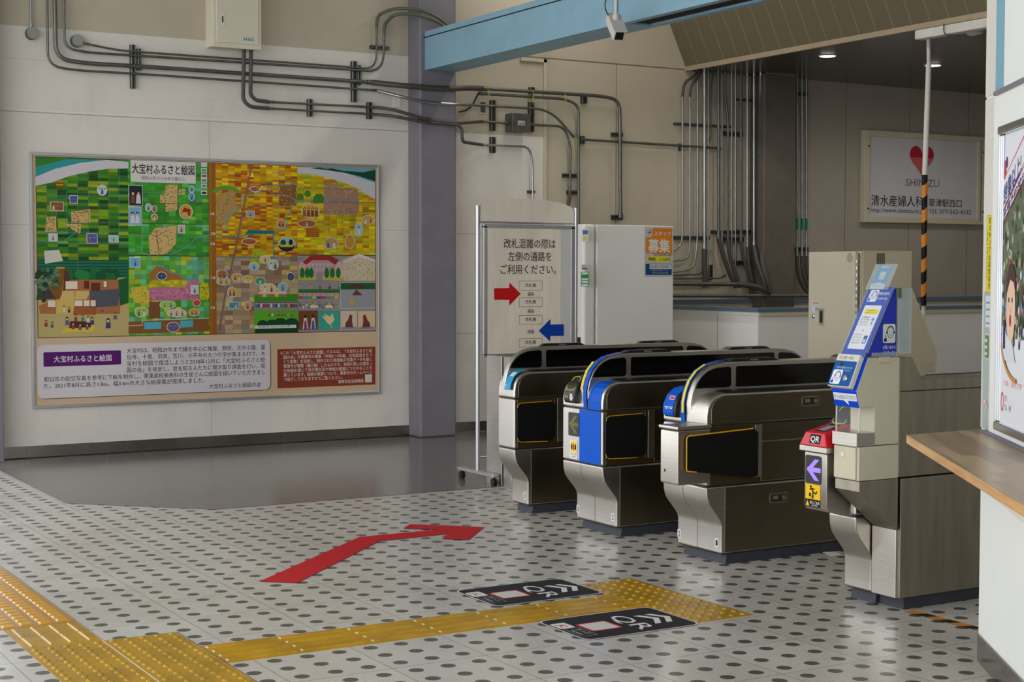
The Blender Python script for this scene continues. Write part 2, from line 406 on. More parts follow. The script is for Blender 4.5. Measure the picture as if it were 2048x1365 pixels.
mb = MB(); mb.box(9.16, 13.6, -5, 12.2, 3.39, 3.5, 'ceiling_slats'); mb.box(9.165, 9.945, 12.185, 12.2, 3.38, 3.39, 'galvanised'); mb.box(9.945, 10.35, 11.965, 11.98, 3.38, 3.39, 'galvanised')
struct(mb, 'ceiling', 'flat dark glossy slatted ceiling with round downlights', 'ceiling')
mb = MB(); mb.box(-2.0, 8.5, -2.5, 12.4, 4.95, 5.05, 'high_ceiling'); struct(mb, 'ceiling', 'high concourse ceiling over the tactile paving', 'ceiling')
# low parapet
mb = MB()
mb.prism([(8.6, 12.19), (8.6, 10.42), (13.4, 10.42), (13.4, 10.57), (8.75, 10.57), (8.75, 12.19)], 0, 1.085, 'white_paint', 'Z')
for yy in (10.98,): mb.box(8.5985, 8.6, yy, yy+.004, 0, 1.065, 'column_grey')
mb.prism([(8.57, 12.19), (8.57, 10.39), (13.4, 10.39), (13.4, 10.6), (8.78, 10.6), (8.78, 12.19)], 1.098, 1.13, 'cap_blue', 'Z')
mb.box(8.585, 8.6, 10.40, 12.19, 1.07, 1.098, 'white_paint'); mb.box(8.6, 13.4, 10.395, 10.42, 1.065, 1.098, 'cream_metal')
mb.box(8.6, 13.4, 10.41, 10.42, .0, .5, 'steel_kick')
struct(mb, 'wall_parapet', 'low white parapet wall with a blue metal cap', 'parapet')
mb = MB(); mb.box(8.8, 13.4, 12.12, 12.19, 1.13, 1.17, 'cap_blue'); mb.box(8.8, 13.4, 12.14, 12.19, 0, 1.13, 'cream_metal'); struct(mb, 'trim_1', 'blue grey rail along the back wall behind the parapet', 'rail')
mb = MB(); xb = X_(1089, 300); mb.box(xb-.02, xb+.012, YW-.02, YW, 1.0, Z_(1089, 119), 'cream_metal'); mb.box(X_(1040, 116), xb+.012, YW-.02, YW, Z_(1089, 119)-.03, Z_(1089, 119), 'cream_metal')
struct(mb, 'trim_2', 'thin cream moulding framing the wall patch beside the column', 'trim')

# tactile paving
def dome(mb, x, y, r, h, mat, z0=.002):
    mb.lathe([(r, z0), (r*.95, z0+h*.5), (r*.7, z0+h*.9), (r*.3, z0+h)], (x, y, 0), (0, 0, 1), mat, 10)
def bar(mb, x0, x1, y0, y1, h, mat, z0=.002, ch=.005):
    vs_ = [(x0, y0, z0), (x1, y0, z0), (x1, y1, z0), (x0, y1, z0), (x0+ch, y0+ch, z0+h), (x1-ch, y0+ch, z0+h), (x1-ch, y1-ch, z0+h), (x0+ch, y1-ch, z0+h)]
    mb.add(vs_, [(4, 5, 6, 7), (0, 1, 5, 4), (1, 2, 6, 5), (2, 3, 7, 6), (3, 0, 4, 7)], mat)
def tile(mb, x0, y0, w_, h_, mat='tactile_yellow'): mb.box(x0+.001, x0+w_-.001, y0+.001, y0+h_-.001, 0, .002, mat)
Y0, Y1 = 5.468, 5.768
mb = MB(); n = 6; xs = [2.0+.3*i for i in range(8)]
for i, xx in enumerate(xs):
    wd = min(.3, 3.905-xx)
    if wd < .02: break
    tile(mb, xx, Y0, wd, .3)
    for k in range(4): bar(mb, xx+.012, xx+wd-.008, Y0+.022+k*.0745, Y0+.052+k*.0745, .0045, 'tactile_yellow')
struct(mb, 'floor', 'yellow guide strip of four long ribs leading to the gates', 'tactile paving')
mb = MB()
for j in range(3):
    tile(mb, 3.91, 5.12+.3*j, .3, .3)
    for a in range(5):
        for b_ in range(5): dome(mb, 3.94+.06*a, 5.15+.3*j+.06*b_, .0125, .005, 'tactile_yellow')
struct(mb, 'floor', 'yellow block of warning dots beside the two floor stickers', 'tactile paving')
mb = MB()
for cx0, ya in ((1.70, 6.045), (1.40, 6.045)):
    for j in range(5):
        y_ = ya-.3*(j+1); tile(mb, cx0, y_, .3, .3)
        for a in range(5):
            for b_ in range(5): dome(mb, cx0+.03+.06*a, y_+.03+.06*b_, .0125, .005, 'tactile_yellow')
mb.box(1.6985, 1.7015, 4.5, 6.045, 0, .0035, 'white_plastic'); mb.box(1.996, 2.0, 4.5, 6.045, 0, .003, 'steel_kick')
tile(mb, 1.40, 6.045, .3, .38)
for k in range(4):
    for q in (0, 1): bar(mb, 1.43+.0745*k, 1.452+.0745*k, 6.075+.17*q, 6.240+.17*q, .005, 'tactile_yellow')
struct(mb, 'floor', 'newer yellow warning paving where the guide strips join', 'tactile paving')
mb = MB(); mb.box(1.40, 1.70, 6.43, 11.9, 0, .003, 'tactile_old')
for j in range(84):
    for k in range(4):
        off = .032*(k % 2)
        bar(mb, 1.405+.0745*k, 1.457+.0745*k, 6.442+.064*j+off*.5, 6.494+.064*j+off*.5, .0055, 'tactile_old', .003, .006)
struct(mb, 'floor', 'older worn yellow tactile strip of short raised pads', 'tactile paving')

# floor arrow, stickers, tape
mb = MB(); pts = [(2.69, 6.82), (3.58, 7.70), (4.12, 7.71), (4.03, 7.70)]
mb.face([(2.66, 6.83, .0025), (2.80, 6.71, .0025), (3.62, 7.53, .0025), (3.58, 7.70, .0025)], 'print_matt', (190, 30, 40))
mb.face([(3.58, 7.70, .0025), (3.62, 7.53, .0025), (4.10, 7.545, .0025), (4.08, 7.70, .0025)], 'print_matt', (190, 30, 40))
mb.face([(3.91, 7.83, .003), (4.06, 7.70, .003), (4.07, 7.57, .003), (3.94, 7.42, .003), (4.05, 7.32, .003), (4.33, 7.64, .003), (4.01, 7.94, .003)], 'print_matt', (190, 30, 40))
tag(mb.build('floor_arrow'), 'red tape arrow bent to the right on the dotted floor', 'floor arrow')
def qr_sticker(x0, x1, y0, y1, label):
    # writing reads along +X seen from -Y... rotated: up of the text points to +X
    t = thing('floor_sticker', label, 'floor sticker', group=None)
    Wd, Ht = y1-y0, x1-x0
    f = Frame((x0, y1, .0026), (0, -1, 0), (1, 0, 0), 'print_matt', .0003)
    f.rrect(0, 0, Wd, Ht, .045, (208, 206, 204), 0); f.rrect(.008, .008, Wd-.008, Ht-.008, .04, (42, 42, 48), 1)
    f.mb.build('backing', t)
    f = Frame((x0, y1, .0026), (0, -1, 0), (1, 0, 0), 'print_matt', .0003)
    f.text('QR', .085, .345, .295, .118, (214, 213, 212), 3, .012)
    for q in (.405, .462):
        f.poly([(.125, q), (.205, q+.045), (.205, q+.075), (.125, q+.030)], (218, 217, 215), 3); f.poly([(.205, q+.045), (.285, q), (.285, q+.030), (.205, q+.075)], (218, 217, 215), 3)
    f.rrect(.132, .105, .272, .255, .016, (200, 50, 60), 2); f.rrect(.142, .115, .262, .245, .010, (206, 204, 202), 3)
    f.rrect(.078, .015, .172, .088, .010, (220, 218, 216), 2); f.text('JC', .105, .150, .034, .045, (200, 40, 50), 4, .02)
    f.frame(.182, .020, .322, .094, .002, (190, 190, 190), 2)
    f.text('きっぷ', .205, .295, .062, .028, (206, 206, 206), 3); f.text('Tickets', .205, .295, .032, .026, (206, 206, 206), 3)
    f.mb.build('lettering', t)
qr_sticker(3.345, 3.915, 5.80, 6.19, 'black QR floor sticker on the far side of the yellow guide strip')
qr_sticker(3.345, 3.915, 5.085, 5.47, 'black QR floor sticker on the near side of the yellow guide strip')
mb = MB(); y_ = 4.845
k = 0
while y_ > 4.10:
    L = .065; mb.face([(4.813, y_, .0025), (4.813, y_-L, .0025), (4.862, y_-L-.02, .0025), (4.862, y_-.02, .0025)], 'print_matt', ((206, 128, 34), (38, 32, 28))[k % 2]); y_ -= L; k += 1
tag(mb.build('hazard_tape'), 'orange and black hazard tape across the floor by the office', 'tape')
mb = MB(); mb.prism([(5.457, 6.085), (5.52, 6.057), (5.50, 5.985), (5.43, 5.975)], .001, .003, 'paper', 'Z')
tag(mb.build('paper_scrap'), 'small white paper scrap on the floor behind the gates', 'paper')

# ================================================================= ticket gates
X0, X1 = 4.69, 6.285
def mirror(p): return p+[(X0+X1-x, z) for x, z in reversed(p)]
LOW = mirror([(4.785, .055), (4.785, .19), (4.779, .212), (4.76, .238), (4.722, .283), (4.703, .31), (4.693, .345), (4.690, .394)])
MID = mirror([(4.69, .399), (4.69, .694)])
TOP = mirror([(4.69, .699), (4.69, .745), (4.697, .785), (4.714, .817), (4.742, .840), (4.785, .853)])
HOOD = mirror([(4.692, .70), (4.688, .80), (4.70, .850), (4.724, .905), (4.765, .950), (4.82, .980), (4.90, .996), (4.96, 1.0)])
def gate(y0, y1, hy0, hy1, label, num_l, num_r, lane_l=True, lane_r=True, hood=True, reader=None, blue=None, flap='folded'):
    t = thing('ticket_gate', label, 'ticket gate')
    mb = MB(); mb.prism(mirror([(4.82, 0), (4.83, .055)]), y0+.008, y1-.008, 'plinth'); mb.build('plinth', t)
    mb = MB(); mb.prism(mirror([(4.80, .05), (4.80, .19), (4.70, .34), (4.70, .69), (4.72, .80), (4.79, .845)]), y0+.006, y1-.006, 'core_dark'); mb.build('inner_frame', t)
    mb = MB(); mb.prism(LOW, y0, y1, 'brushed_steel'); o = mb.build('lower_cabinet', t, .010, 3)
    mb = MB(); mb.prism(MID, y0, y1, 'brushed_steel'); mb.build('middle_cabinet', t, .010, 3)
    mb = MB(); mb.prism(TOP, y0, y1, 'brushed_steel'); up_ = mb.build('upper_cabinet', t, .010, 3)
    if y1-y0 > .3:
        ym = (y0+y1)/2+.01
        curve_sheet(t, 'seam', [p for p in LOW[:8]], ym-.001, ym+.001, (40, 38, 34), .0016)
    if not hood: return t
    mb = MB(); mb.prism(HOOD, hy0, hy1, 'brushed_steel'); hd = mb.build('barrier_hood', t, .006, 2)
    # tinted windows both sides
    for k, (s_, yy) in enumerate(((-1, hy0), (1, hy1))):
        mb = MB(); a, b_ = (yy-.0035, yy+.002) if s_ < 0 else (yy-.002, yy+.0035)
        w1 = [(4.72, .872), (4.732, .898), (4.76, .930), (4.795, .955), (4.84, .970), (4.925, .976), (4.940, .968), (4.942, .885), (4.93, .872)]
        mb.prism(w1, a, b_, 'black_glass'); mb.prism([(X0+X1-x, z) for x, z in w1], a, b_, 'black_glass')
        mb.prism(rpoly(4.972, X0+X1-4.972, .872, .976, .012), a, b_, 'black_glass'); mb.build('window', t)
    # passenger indicators on the hood
    for xa in (4.97, 5.69):
        mb = MB(); mb.prism([(xa-.03, 1.0), (xa, 1.014), (xa+.255, 1.014), (xa+.29, 1.0)], hy0+.004, hy1-.004, 'black_plastic')
        ind = mb.build('indicator', t, .003)
        f = Frame((xa, hy0+.0035, 1.001), (1, 0, 0), (0, 0, 1)); f.text('ICOCA', .10, .15, .002, .010, (190, 190, 190), 1); f.mb.build('lettering', ind)
    # tray tops
    mb = MB()
    for a, b_, on in ((y0, hy0, lane_r), (hy1, y1, lane_l)):
        if on and b_-a > .03: mb.prism([(4.83, .853), (4.86, .862), (6.10, .862), (6.14, .853)], a+.012, b_-.002, 'black_plastic')
    if mb.v: mb.build('tray', t, .002)
    # side panels facing the passages: one mesh of thin sheets with seams left open
    for s_, yy, on in ((-1, y0, lane_r), (1, y1, lane_l)):
        a, b_ = (yy-.003, yy+.001) if s_ < 0 else (yy-.001, yy+.003)
        mb = MB(); mb.prism([(4.808, .062), (4.808, .385), (6.16, .385), (6.16, .062)], a, b_, 'steel_shaded')
        mb.box(5.036, 6.26, a, b_, .405, .600, 'steel_shaded'); mb.box(5.036, 6.26, a, b_, .606, .692, 'steel_shaded')
        mb.prism([(4.72, .706), (4.72, .775), (4.735, .808), (4.76, .829), (4.80, .842), (6.17, .842), (6.22, .83), (6.25, .80), (6.26, .706)], a, b_, 'steel_shaded')
        mb.build('side_panel', t, .001, 1)
        mb = MB(); mb.box(4.715, 5.03, a-.001*s_*-1 if 0 else a, b_, .402, .692, 'pocket'); mb.build('flap_pocket', t)
        if on and s_ < 0:
            mb = MB()
            if flap == 'folded':
                mb.prism(rpoly(4.70, 4.965, .442, .668, .022), yy-.022, yy-.003, 'flap_black'); fl = mb.build('flap_door', t, .004)
                mb = MB(); mb.tube([(4.702, yy-.020, .645), (4.706, yy-.020, .662), (4.725, yy-.020, .671), (4.94, yy-.020, .676)], .0022, 'flap_yellow', 6); mb.build('edge_strip', fl)
                mb = MB(); mb.tube([(4.702, yy-.020, .465), (4.706, yy-.020, .448), (4.725, yy-.020, .439), (4.91, yy-.020, .434)], .0022, 'flap_yellow', 6); mb.build('edge_strip', fl)
            else:
                ol = [(4.545, .497), (4.543, .645), (4.556, .656), (4.96, .672), (4.985, .655), (4.985, .437), (4.93, .432), (4.56, .486)]
                mb.prism(ol, yy-.042, yy-.022, 'flap_black'); fl = mb.build('flap_door', t, .004)
                mb = MB(); mb.tube(fillet([(4.95, yy-.040, .6755), (4.552, yy-.040, .659), (4.540, yy-.040, .650), (4.5405, yy-.040, .489), (4.60, yy-.040, .481)], .01), .0035, 'flap_yellow', 6); mb.build('edge_strip', fl)
            mb = MB(); mb.box(4.968, 5.03, yy-.012, yy-.002, .428, .69, 'steel_shaded'); mb.box(4.985, 5.03, yy-.014, yy-.012, .428, .69, 'brushed_steel'); mb.build('hinge_cover', t, .002)
    # number stickers
    for yn, s_ in ((y1-.02, num_l), (y0+.03, num_r)):
        if s_:
            f = Frame((4.7845, yn+.018, .085), (0, -1, 0), (0, 0, 1)); f.rrect(0, 0, .030, .046, .008, (206, 206, 208), 0); f.text(s_, .008, .022, .009, .040, BLK, 1, .02); f.mb.build('number_sticker', t)
    return t
def handle(t, x, z, yy):
    mb = MB(); mb.prism(rpoly(x, x+.118, z-.025, z+.025, .012), yy-.0048, yy-.003, 'brushed_steel'); mb.prism(rpoly(x+.003, x+.115, z-.022, z+.022, .010), yy-.0052, yy-.0048, 'steel_shaded'); h = mb.build('latch', t, .001, 1)
    mb = MB(); mb.prism(rpoly(x+.014, x+.078, z-.014, z+.014, .004), yy-.0057, yy-.0052, 'core_dark'); mb.box(x+.02, x+.055, yy-.007, yy-.0057, z-.006, z+.012, 'brushed_steel'); mb.lathe([(.012, 0), (.011, .004)], (x+.093, yy-.0045, z), (0, -1, 0), 'chrome', 14); mb.build('recess', h)
def curve_sheet(t, name, prof, ya, yb, mat_col, off=.0012, mat='print'):
    """a thin sticker wrapped over the profile (x,z) outline"""
    mb = MB(); pr = [Vector((p[0], 0, p[1])) for p in prof]; out = []
    for i, p in enumerate(pr):
        tn = (pr[min(i+1, len(pr)-1)]-pr[max(i-1, 0)]).normalized(); nn = Vector((-tn.z, 0, tn.x)); nn = nn if nn.x < 0 or nn.z > 0 else -nn
        out.append(p+nn*off)
    for a, b_ in zip(out, out[1:]): mb.face([(a.x, yb, a.z), (b_.x, yb, b_.z), (b_.x, ya, b_.z), (a.x, ya, a.z)], mat, mat_col)
    return mb.build(name, t)
def sub(prof, z0, z1): return [p for p in prof if z0 <= p[1] <= z1]
HP = [(4.692, .70), (4.688, .75), (4.688, .80), (4.70, .850), (4.724, .905), (4.765, .950), (4.82, .980), (4.90, .996), (4.96, 1.0)]
TP = [(4.69, .699), (4.69, .745), (4.697, .785), (4.714, .817), (4.742, .840), (4.785, .853)]
def ic_reader(t, ya, yb, color='black_plastic', loop=True):
    prof = [(4.664, .722), (4.657, .745), (4.660, .785), (4.685, .832), (4.725, .862), (4.80, .877), (4.82, .86), (4.70, .72)]
    mb = MB(); mb.prism(prof, ya, yb, color); rd = mb.build('card_reader', t, .008, 3)
    if loop:
        mb = MB(); a = [Vector((4.663, ya+.014, .795)), Vector((4.663, yb-.014, .795)), Vector((4.722, yb-.02, .866)), Vector((4.722, ya+.02, .866))]
        mb.tube(fillet([(a[0]+a[1])/2, a[0], a[3], a[2], a[1], (a[0]+a[1])/2], .02), .0028, 'yellow_tie', 8); mb.build('touch_ring', rd)
    return rd
HP_F = 4.688
# gate nearest the mural wall: half width
g = gate(7.92, 8.11, 8.02, 8.06, 'narrow steel ticket gate furthest from the office, light blue sticker on its shoulder', None, '3', lane_l=False)
curve_sheet(g, 'sticker', TP[1:], 7.945, 8.015, (40, 150, 200), .0125)
curve_sheet(g, 'sticker', TP[3:5], 7.955, 8.005, (190, 215, 225), .0135)
f = Frame((4.676, 8.008, .756), (0, -1, 0), (0, 0, 1)); f.text('読取部にカードを', .004, .055, .016, .010, WHT, 1); f.text('タッチ', .014, .045, .002, .009, WHT, 1); f.mb.build('sticker', g)
# second gate, blue faced
g = gate(6.985, 7.385, 7.125, 7.195, 'steel ticket gate with blue front stripe and lit left arrow', '3', '2')
curve_sheet(g, 'blue_film', HP, 7.128, 7.160, (0, 84, 196), .0075)
curve_sheet(g, 'blue_film', TP, 6.998, 7.118, (0, 84, 196), .0012)
curve_sheet(g, 'blue_film', [(4.69, .402), (4.69, .692)], 6.997, 7.21, (0, 84, 196), .0012)
curve_sheet(g, 'yellow_notice', [p for p in HP if .78 < p[1] < .975], 7.168, 7.19, (220, 206, 60), .0075)
f = Frame((4.6862, 7.1885, .80), (0, -1, 0), (0, 0, 1)); f.mb.build('tmp'); bpy.data.objects.remove(bpy.data.objects['tmp'])
ic_reader(g, 7.215, 7.325)
f = Frame((4.6555, 7.318, .745), (0, -1, 0), (0, 0, 1)); f.oval(.075, .012, .016, .02, (220, 220, 220), 0); f.text('T', .068, .082, .001, .026, BLK, 1, .03); f.text('専用', .012, .04, .004, .018, (190, 200, 60), 1); f.mb.build('reader_mark', g)
def arrow_panel(t, y0_, y1_, z0_, z1_, x_, col, mat='print', frame_mat='black_plastic'):
    mb = MB(); mb.prism(rpoly(y0_, y1_, z0_, z1_, .010), x_-.003, x_, frame_mat, 'X'); p = mb.build('arrow_display', t)
    yc, zc = (y0_+y1_)/2, (z0_+z1_)/2; s_ = (z1_-z0_)
    mb = MB(); xx = x_-.004
    n = 15                                                  # rows of lit points
    for k in range(-n, n+1):
        zz = zc+k*s_*.36/n; d_ = abs(k)/n
        ya = y1_-.010-d_*.035*s_/.13; yb = ya-.028*s_/.13*(1 if d_ > .25 else 0)
        if d_ <= .25: yb = y0_+.002
        if d_ > .25: ya, yb = y1_-.010-d_*.052*s_/.13, y1_-.010-d_*.052*s_/.13-.030*s_/.13
        h_ = s_*.36/n*.36
        mb.face([(xx, ya, zz-h_), (xx, yb, zz-h_), (xx, yb, zz+h_), (xx, ya, zz+h_)], mat, col)
    mb.build('arrow', p)
arrow_panel(g, 7.212, 7.318, .537, .668, 4.689, (128, 124, 60))
f = Frame((4.6885, 7.304, .410), (0, -1, 0), (0, 0, 1)); f.rrect(0, 0, .075, .103, .004, (225, 222, 216), 0); f.rect(.008, .04, .067, .095, (228, 196, 30), 1)
f.poly([(.03, .05), (.045, .05), (.042, .085), (.033, .085)], (190, 40, 30), 2); f.rect(.012, .052, .026, .08, BLK, 2); f.rect(.049, .052, .063, .08, BLK, 2)
f.text('扉にご注意', .008, .067, .022, .014, (190, 50, 40), 2); f.text('CAUTION', .016, .06, .008, .010, (60, 50, 50), 2); f.mb.build('warning_sticker', g)
# third gate, closed flap on an extension box
g = gate(6.07, 6.43, 6.198, 6.272, 'steel ticket gate with blue reader and wide black flap shut', '2', '1', flap='shut')
curve_sheet(g, 'blue_film', HP, 6.236, 6.268, (0, 84, 196), .0075)
curve_sheet(g, 'yellow_notice', [p for p in HP if .745 < p[1] < .985], 6.242, 6.26, (232, 208, 40), .0085)
for zc_, xx in ((.76, 4.6785), (.79, 4.6785), (.82, 4.683), (.845, 4.688)):
    pass
rd = ic_reader(g, 6.285, 6.385, 'black_plastic', False)
curve_sheet(rd, 'blue_cover', [(4.661, .731), (4.657, .745), (4.660, .785), (4.685, .832), (4.725, .862), (4.77, .871)], 6.298, 6.383, (0, 84, 196), .002)
f = Frame((4.6545, 6.378, .766), (0, -1, 0), (.33, 0, .94)); f.text('専用', .008, .072, .0, .036, WHT, 1, .03); f.rrect(.028, .046, .072, .066, .008, WHT, 0); f.rrect(.032, .049, .070, .063, .006, (190, 40, 50), 1); f.mb.build('reader_mark', rd)
mb = MB(); mb.prism(rpoly(4.50, 4.70, .418, .685, .012), 6.047, 6.19, 'brushed_steel'); bx = mb.build('flap_housing', g, .006, 2)
mb = MB(); mb.prism(rpoly(4.493, 4.70, .688, .706, .006), 6.040, 6.196, 'brushed_steel'); mb.build('housing_lid', g, .003)
mb = MB(); mb.box(4.4985, 4.501, 6.148, 6.156, .476, .490, 'core_dark'); mb.build('sensor', g)
handle(g, 5.295, .793, 6.07); handle(g, 5.09, .310, 6.07)

# fourth gate beside the office, with steel counter body
g = gate(5.02, 5.19, 5.06, 5.10, 'wide steel ticket gate next to the office, part hidden by the intercom console', None, '1', hood=False)
ic_reader(g, 5.05, 5.16)
mb = MB(); mb.box(4.80, 4.84, 4.87, 5.02, .055, .36, 'brushed_steel'); mb.box(4.80, 6.28, 4.86, 5.02, .055, .572, 'steel_counter'); mb.build('counter_body', g, .002)
mb = MB(); mb.box(4.782, 4.806, 4.868, 5.014, .055, .352, 'brushed_steel'); mb.build('front_panel', g, .004)
mb = MB(); mb.prism([(4.785, .578), (4.785, 1.09), (4.861, 1.09), (4.92, .995), (6.28, .992), (6.28, .578)], 4.862, 5.02, 'steel_counter'); mb.build('counter_top', g, .003)
mb = MB(); mb.box(4.79, 6.28, 4.859, 4.862, .944, .948, 'core_dark'); mb.build('seam', g)
mb = MB(); mb.box(4.84, 6.25, 4.875, 5.02, 0, .055, 'plinth'); mb.build('plinth', g)

# QR reader unit
t = thing('qr_ticket_reader', 'QR ticket reader with a red top and violet lit arrow', 'ticket reader')
mb = MB(); mb.prism([(4.54, .44), (4.55, .422), (4.64, .405), (4.775, .385), (4.775, .41), (4.68, .53), (4.68, .675), (4.54, .675)], 5.038, 5.18, 'brushed_steel'); mb.build('body', t, .006)
mb = MB(); mb.box(4.518, 4.70, 5.017, 5.190, .678, .704, 'brushed_steel'); mb.build('rim', t, .004)
mb = MB(); vs_ = [(4.518, 5.017, .704), (4.518, 5.19, .704), (4.70, 5.19, .704), (4.70, 5.017, .704), (4.532, 5.042, .762), (4.532, 5.165, .762), (4.70, 5.165, .80), (4.70, 5.042, .80)]
mb.add(vs_, [(0, 4, 5, 1), (1, 5, 6, 2), (2, 6, 7, 3), (3, 7, 4, 0), (4, 7, 6, 5), (0, 1, 2, 3)], 'red_lacquer'); tp = mb.build('red_cover', t, .005)
sl = Vector((4.70-4.532, 0, .80-.762)).normalized()
f = Frame((4.532, 5.165, .7625), (0, -1, 0), sl, step=.0006); f.rect(.03, .025, .095, .15, BLK, 1); f.rect(.038, .032, .087, .105, (150, 155, 175), 2); f.text('QR', .045, .08, .118, .02, (150, 150, 150), 2); f.mb.build('scan_window', tp)
ff = Vector((4.532-4.518, 0, .762-.704)).normalized()
f = Frame((4.5175, 5.19, .704), (0, -1, 0), ff, step=.0006); f.rect(.062, .012, .128, .052, BLK, 1); f.text('QR', .068, .122, .019, .036, WHT, 2, .03); f.mb.build('lettering', tp)
arrow_panel(t, 5.07, 5.171, .537, .66, 4.541, None, 'led_violet')
f = Frame((4.5392, 5.170, .436), (0, -1, 0), (0, 0, 1), step=.0006); f.rect(0, 0, .094, .098, (235, 190, 20), 0); f.rect(0, 0, .094, .033, BLK, 1)
f.poly([(.004, .003), (.026, .003), (.015, .028)], (235, 190, 20), 2); f.text('扉にご注意', .03, .09, .014, .014, WHT, 2, .01); f.text('CAUTION', .04, .08, .004, .009, WHT, 2)
f.oval(.034, .088, .006, .006, BLK, 2); f.line([(.036, .082), (.05, .066), (.044, .036)], .007, BLK, 2); f.line([(.05, .066), (.066, .058), (.074, .070)], .006, BLK, 2); f.line([(.028, .074), (.04, .080), (.06, .078)], .005, BLK, 2); f.rect(.024, .044, .036, .06, BLK, 2)
f.line([(.052, .052), (.05, .038)], .006, (90, 80, 20), 2)
f.mb.build('warning_sticker', t)

# intercom console on the gate end
t = thing('intercom_console', 'beige intercom console with sloping blue front and ticket window', 'console')
YA, YB = 4.858, 5.006
mb = MB(); mb.prism([(4.555, .886), (4.537, .957), (4.60, 1.096), (4.781, 1.094), (4.781, .724), (4.642, .724), (4.642, .886)], YA, YB, 'cab_beige'); mb.build('body', t, .003)
mb = MB(); mb.box(4.557, 4.781, YA, YB, .577, .721, 'cab_beige'); mb.build('lower_box', t, .003)
mb = MB(); mb.box(4.549, 4.557, YA+.014, YB-.002, .581, .718, 'cream_metal'); dr = mb.build('door', t, .003)
mb = MB(); mb.lathe([(.010, 0), (.009, .004)], (4.549, 4.947, .683), (-1, 0, 0), 'chrome', 14); mb.build('lock', dr)
mb = MB(); mb.box(4.540, 4.643, YA-.002, YB, .723, .779, 'brushed_steel'); mb.build('ticket_tray', t, .002)
mb = MB(); mb.prism([(4.56, .575), (4.56, .531), (4.783, .352), (4.783, .575)], YA+.001, YB, 'steel_counter'); mb.build('taper', t, .002)
mb = MB()
for yy in (YA+.002, YB-.006): mb.box(4.558, 4.563, yy, yy+.004, .779, .886, 'white_plastic')
mb.box(4.558, 4.642, YA+.002, YA+.006, .779, .782, 'white_plastic'); mb.build('window_frame', t)
mb = MB(); mb.box(4.5595, 4.5615, YA+.006, YB-.006, .781, .886, 'clear_plastic'); mb.box(4.563, 4.642, YA+.003, YA+.005, .781, .886, 'clear_plastic'); mb.build('window_pane', t)
# blue front film
s1 = Vector((4.537-4.555, 0, .957-.886)); s2 = Vector((4.60-4.537, 0, 1.096-.957)); W_ = YB-YA
f = Frame((4.555, YB, .886), (0, -1, 0), s1, step=-.0006 if 0 else .0006)
f.rect(0, 0, W_, s1.length, (0, 62, 190), 1); f.rect(.004, .028, W_-.004, .060, (214, 214, 218), 2); f.poly([(.06, .029), (.088, .029), (.090, .008)], (214, 214, 218), 2)
f.text('きっぷをおいてください', .010, W_-.008, .036, .020, (40, 50, 120), 3); f.mb.build('blue_film', t)
f = Frame((4.537, YB, .957), (0, -1, 0), s2, step=.0006); f.rect(0, 0, W_, s2.length, (0, 62, 186), 1); f.mb.build('blue_film', t)
# operator face pictogram
def operator(f, x, y, s, l=3, ink=(28, 60, 150), bgc=(226, 228, 232), bgr=True):
    if bgr: f.rrect(x, y, x+s, y+s*1.12, s*.14, bgc, l-1)
    cx_, cy_ = x+s*.6, y+s*.62
    f.ring(cx_, cy_, s*.26, s*.34, s*.03, ink, l); f.ring(cx_, cy_, s*.31, s*.39, s*.04, ink, l, 20, 160); f.oval(cx_-s*.29, cy_, s*.05, s*.09, ink, l); f.oval(cx_+s*.29, cy_, s*.05, s*.09, ink, l)
    f.oval(cx_-s*.1, cy_+s*.05, s*.02, s*.03, ink, l); f.oval(cx_+s*.1, cy_+s*.05, s*.02, s*.03, ink, l); f.ring(cx_, cy_-s*.07, s*.12, s*.09, s*.025, ink, l, 200, 340, 8)
    f.rect(x+s*.08, y+s*.08, x+s*.30, y+s*.28, ink, l); f.rect(x+s*.17, y+s*.28, x+s*.22, y+s*.48, ink, l)
# intercom
ic = thing('intercom', 'wall intercom with blue faceplate and round call button on the console slope', 'intercom')
n2 = Vector((-s2.z, 0, s2.x)).normalized(); u2 = s2.normalized()
M2 = Matrix.Translation(Vector((4.537, 0, .957))+u2*.004) @ Matrix(((u2.x, 0, n2.x), (0, 1, 0), (u2.z, 0, n2.z))).to_4x4()
mb = MB(); mb.box(0, .150, YA+.016, YB+.004, 0.001, .030, 'white_plastic', M2); mb.build('housing', ic, .005)
f = Frame(M2 @ Vector((.0, YB+.004, .0305)), (0, -1, 0), u2, step=.0006); f.rrect(.003, .003, .133, .116, .008, (18, 84, 148), 1); f.text('インターホン', .018, .108, .124, .018, (60, 40, 30), 2)
operator(f, .012, .010, .058, 3); f.text('ご用のお客様はボタンを', .02, .118, .082, .010, (210, 220, 235), 2); f.text('押してお話しください', .024, .112, .070, .009, (210, 220, 235), 2); f.mb.build('faceplate', ic)
mb = MB(); mb.lathe([(.014, 0), (.013, .004), (.010, .006)], M2 @ Vector((.04, YB+.004-.098, .031)), n2, 'chrome', 18); mb.build('call_button', ic)
mb = MB(); mb.lathe([(.008, 0), (.0075, .002)], M2 @ Vector((.102, YB+.004-.045, .031)), n2, 'black_plastic', 14); mb.build('lens', ic)
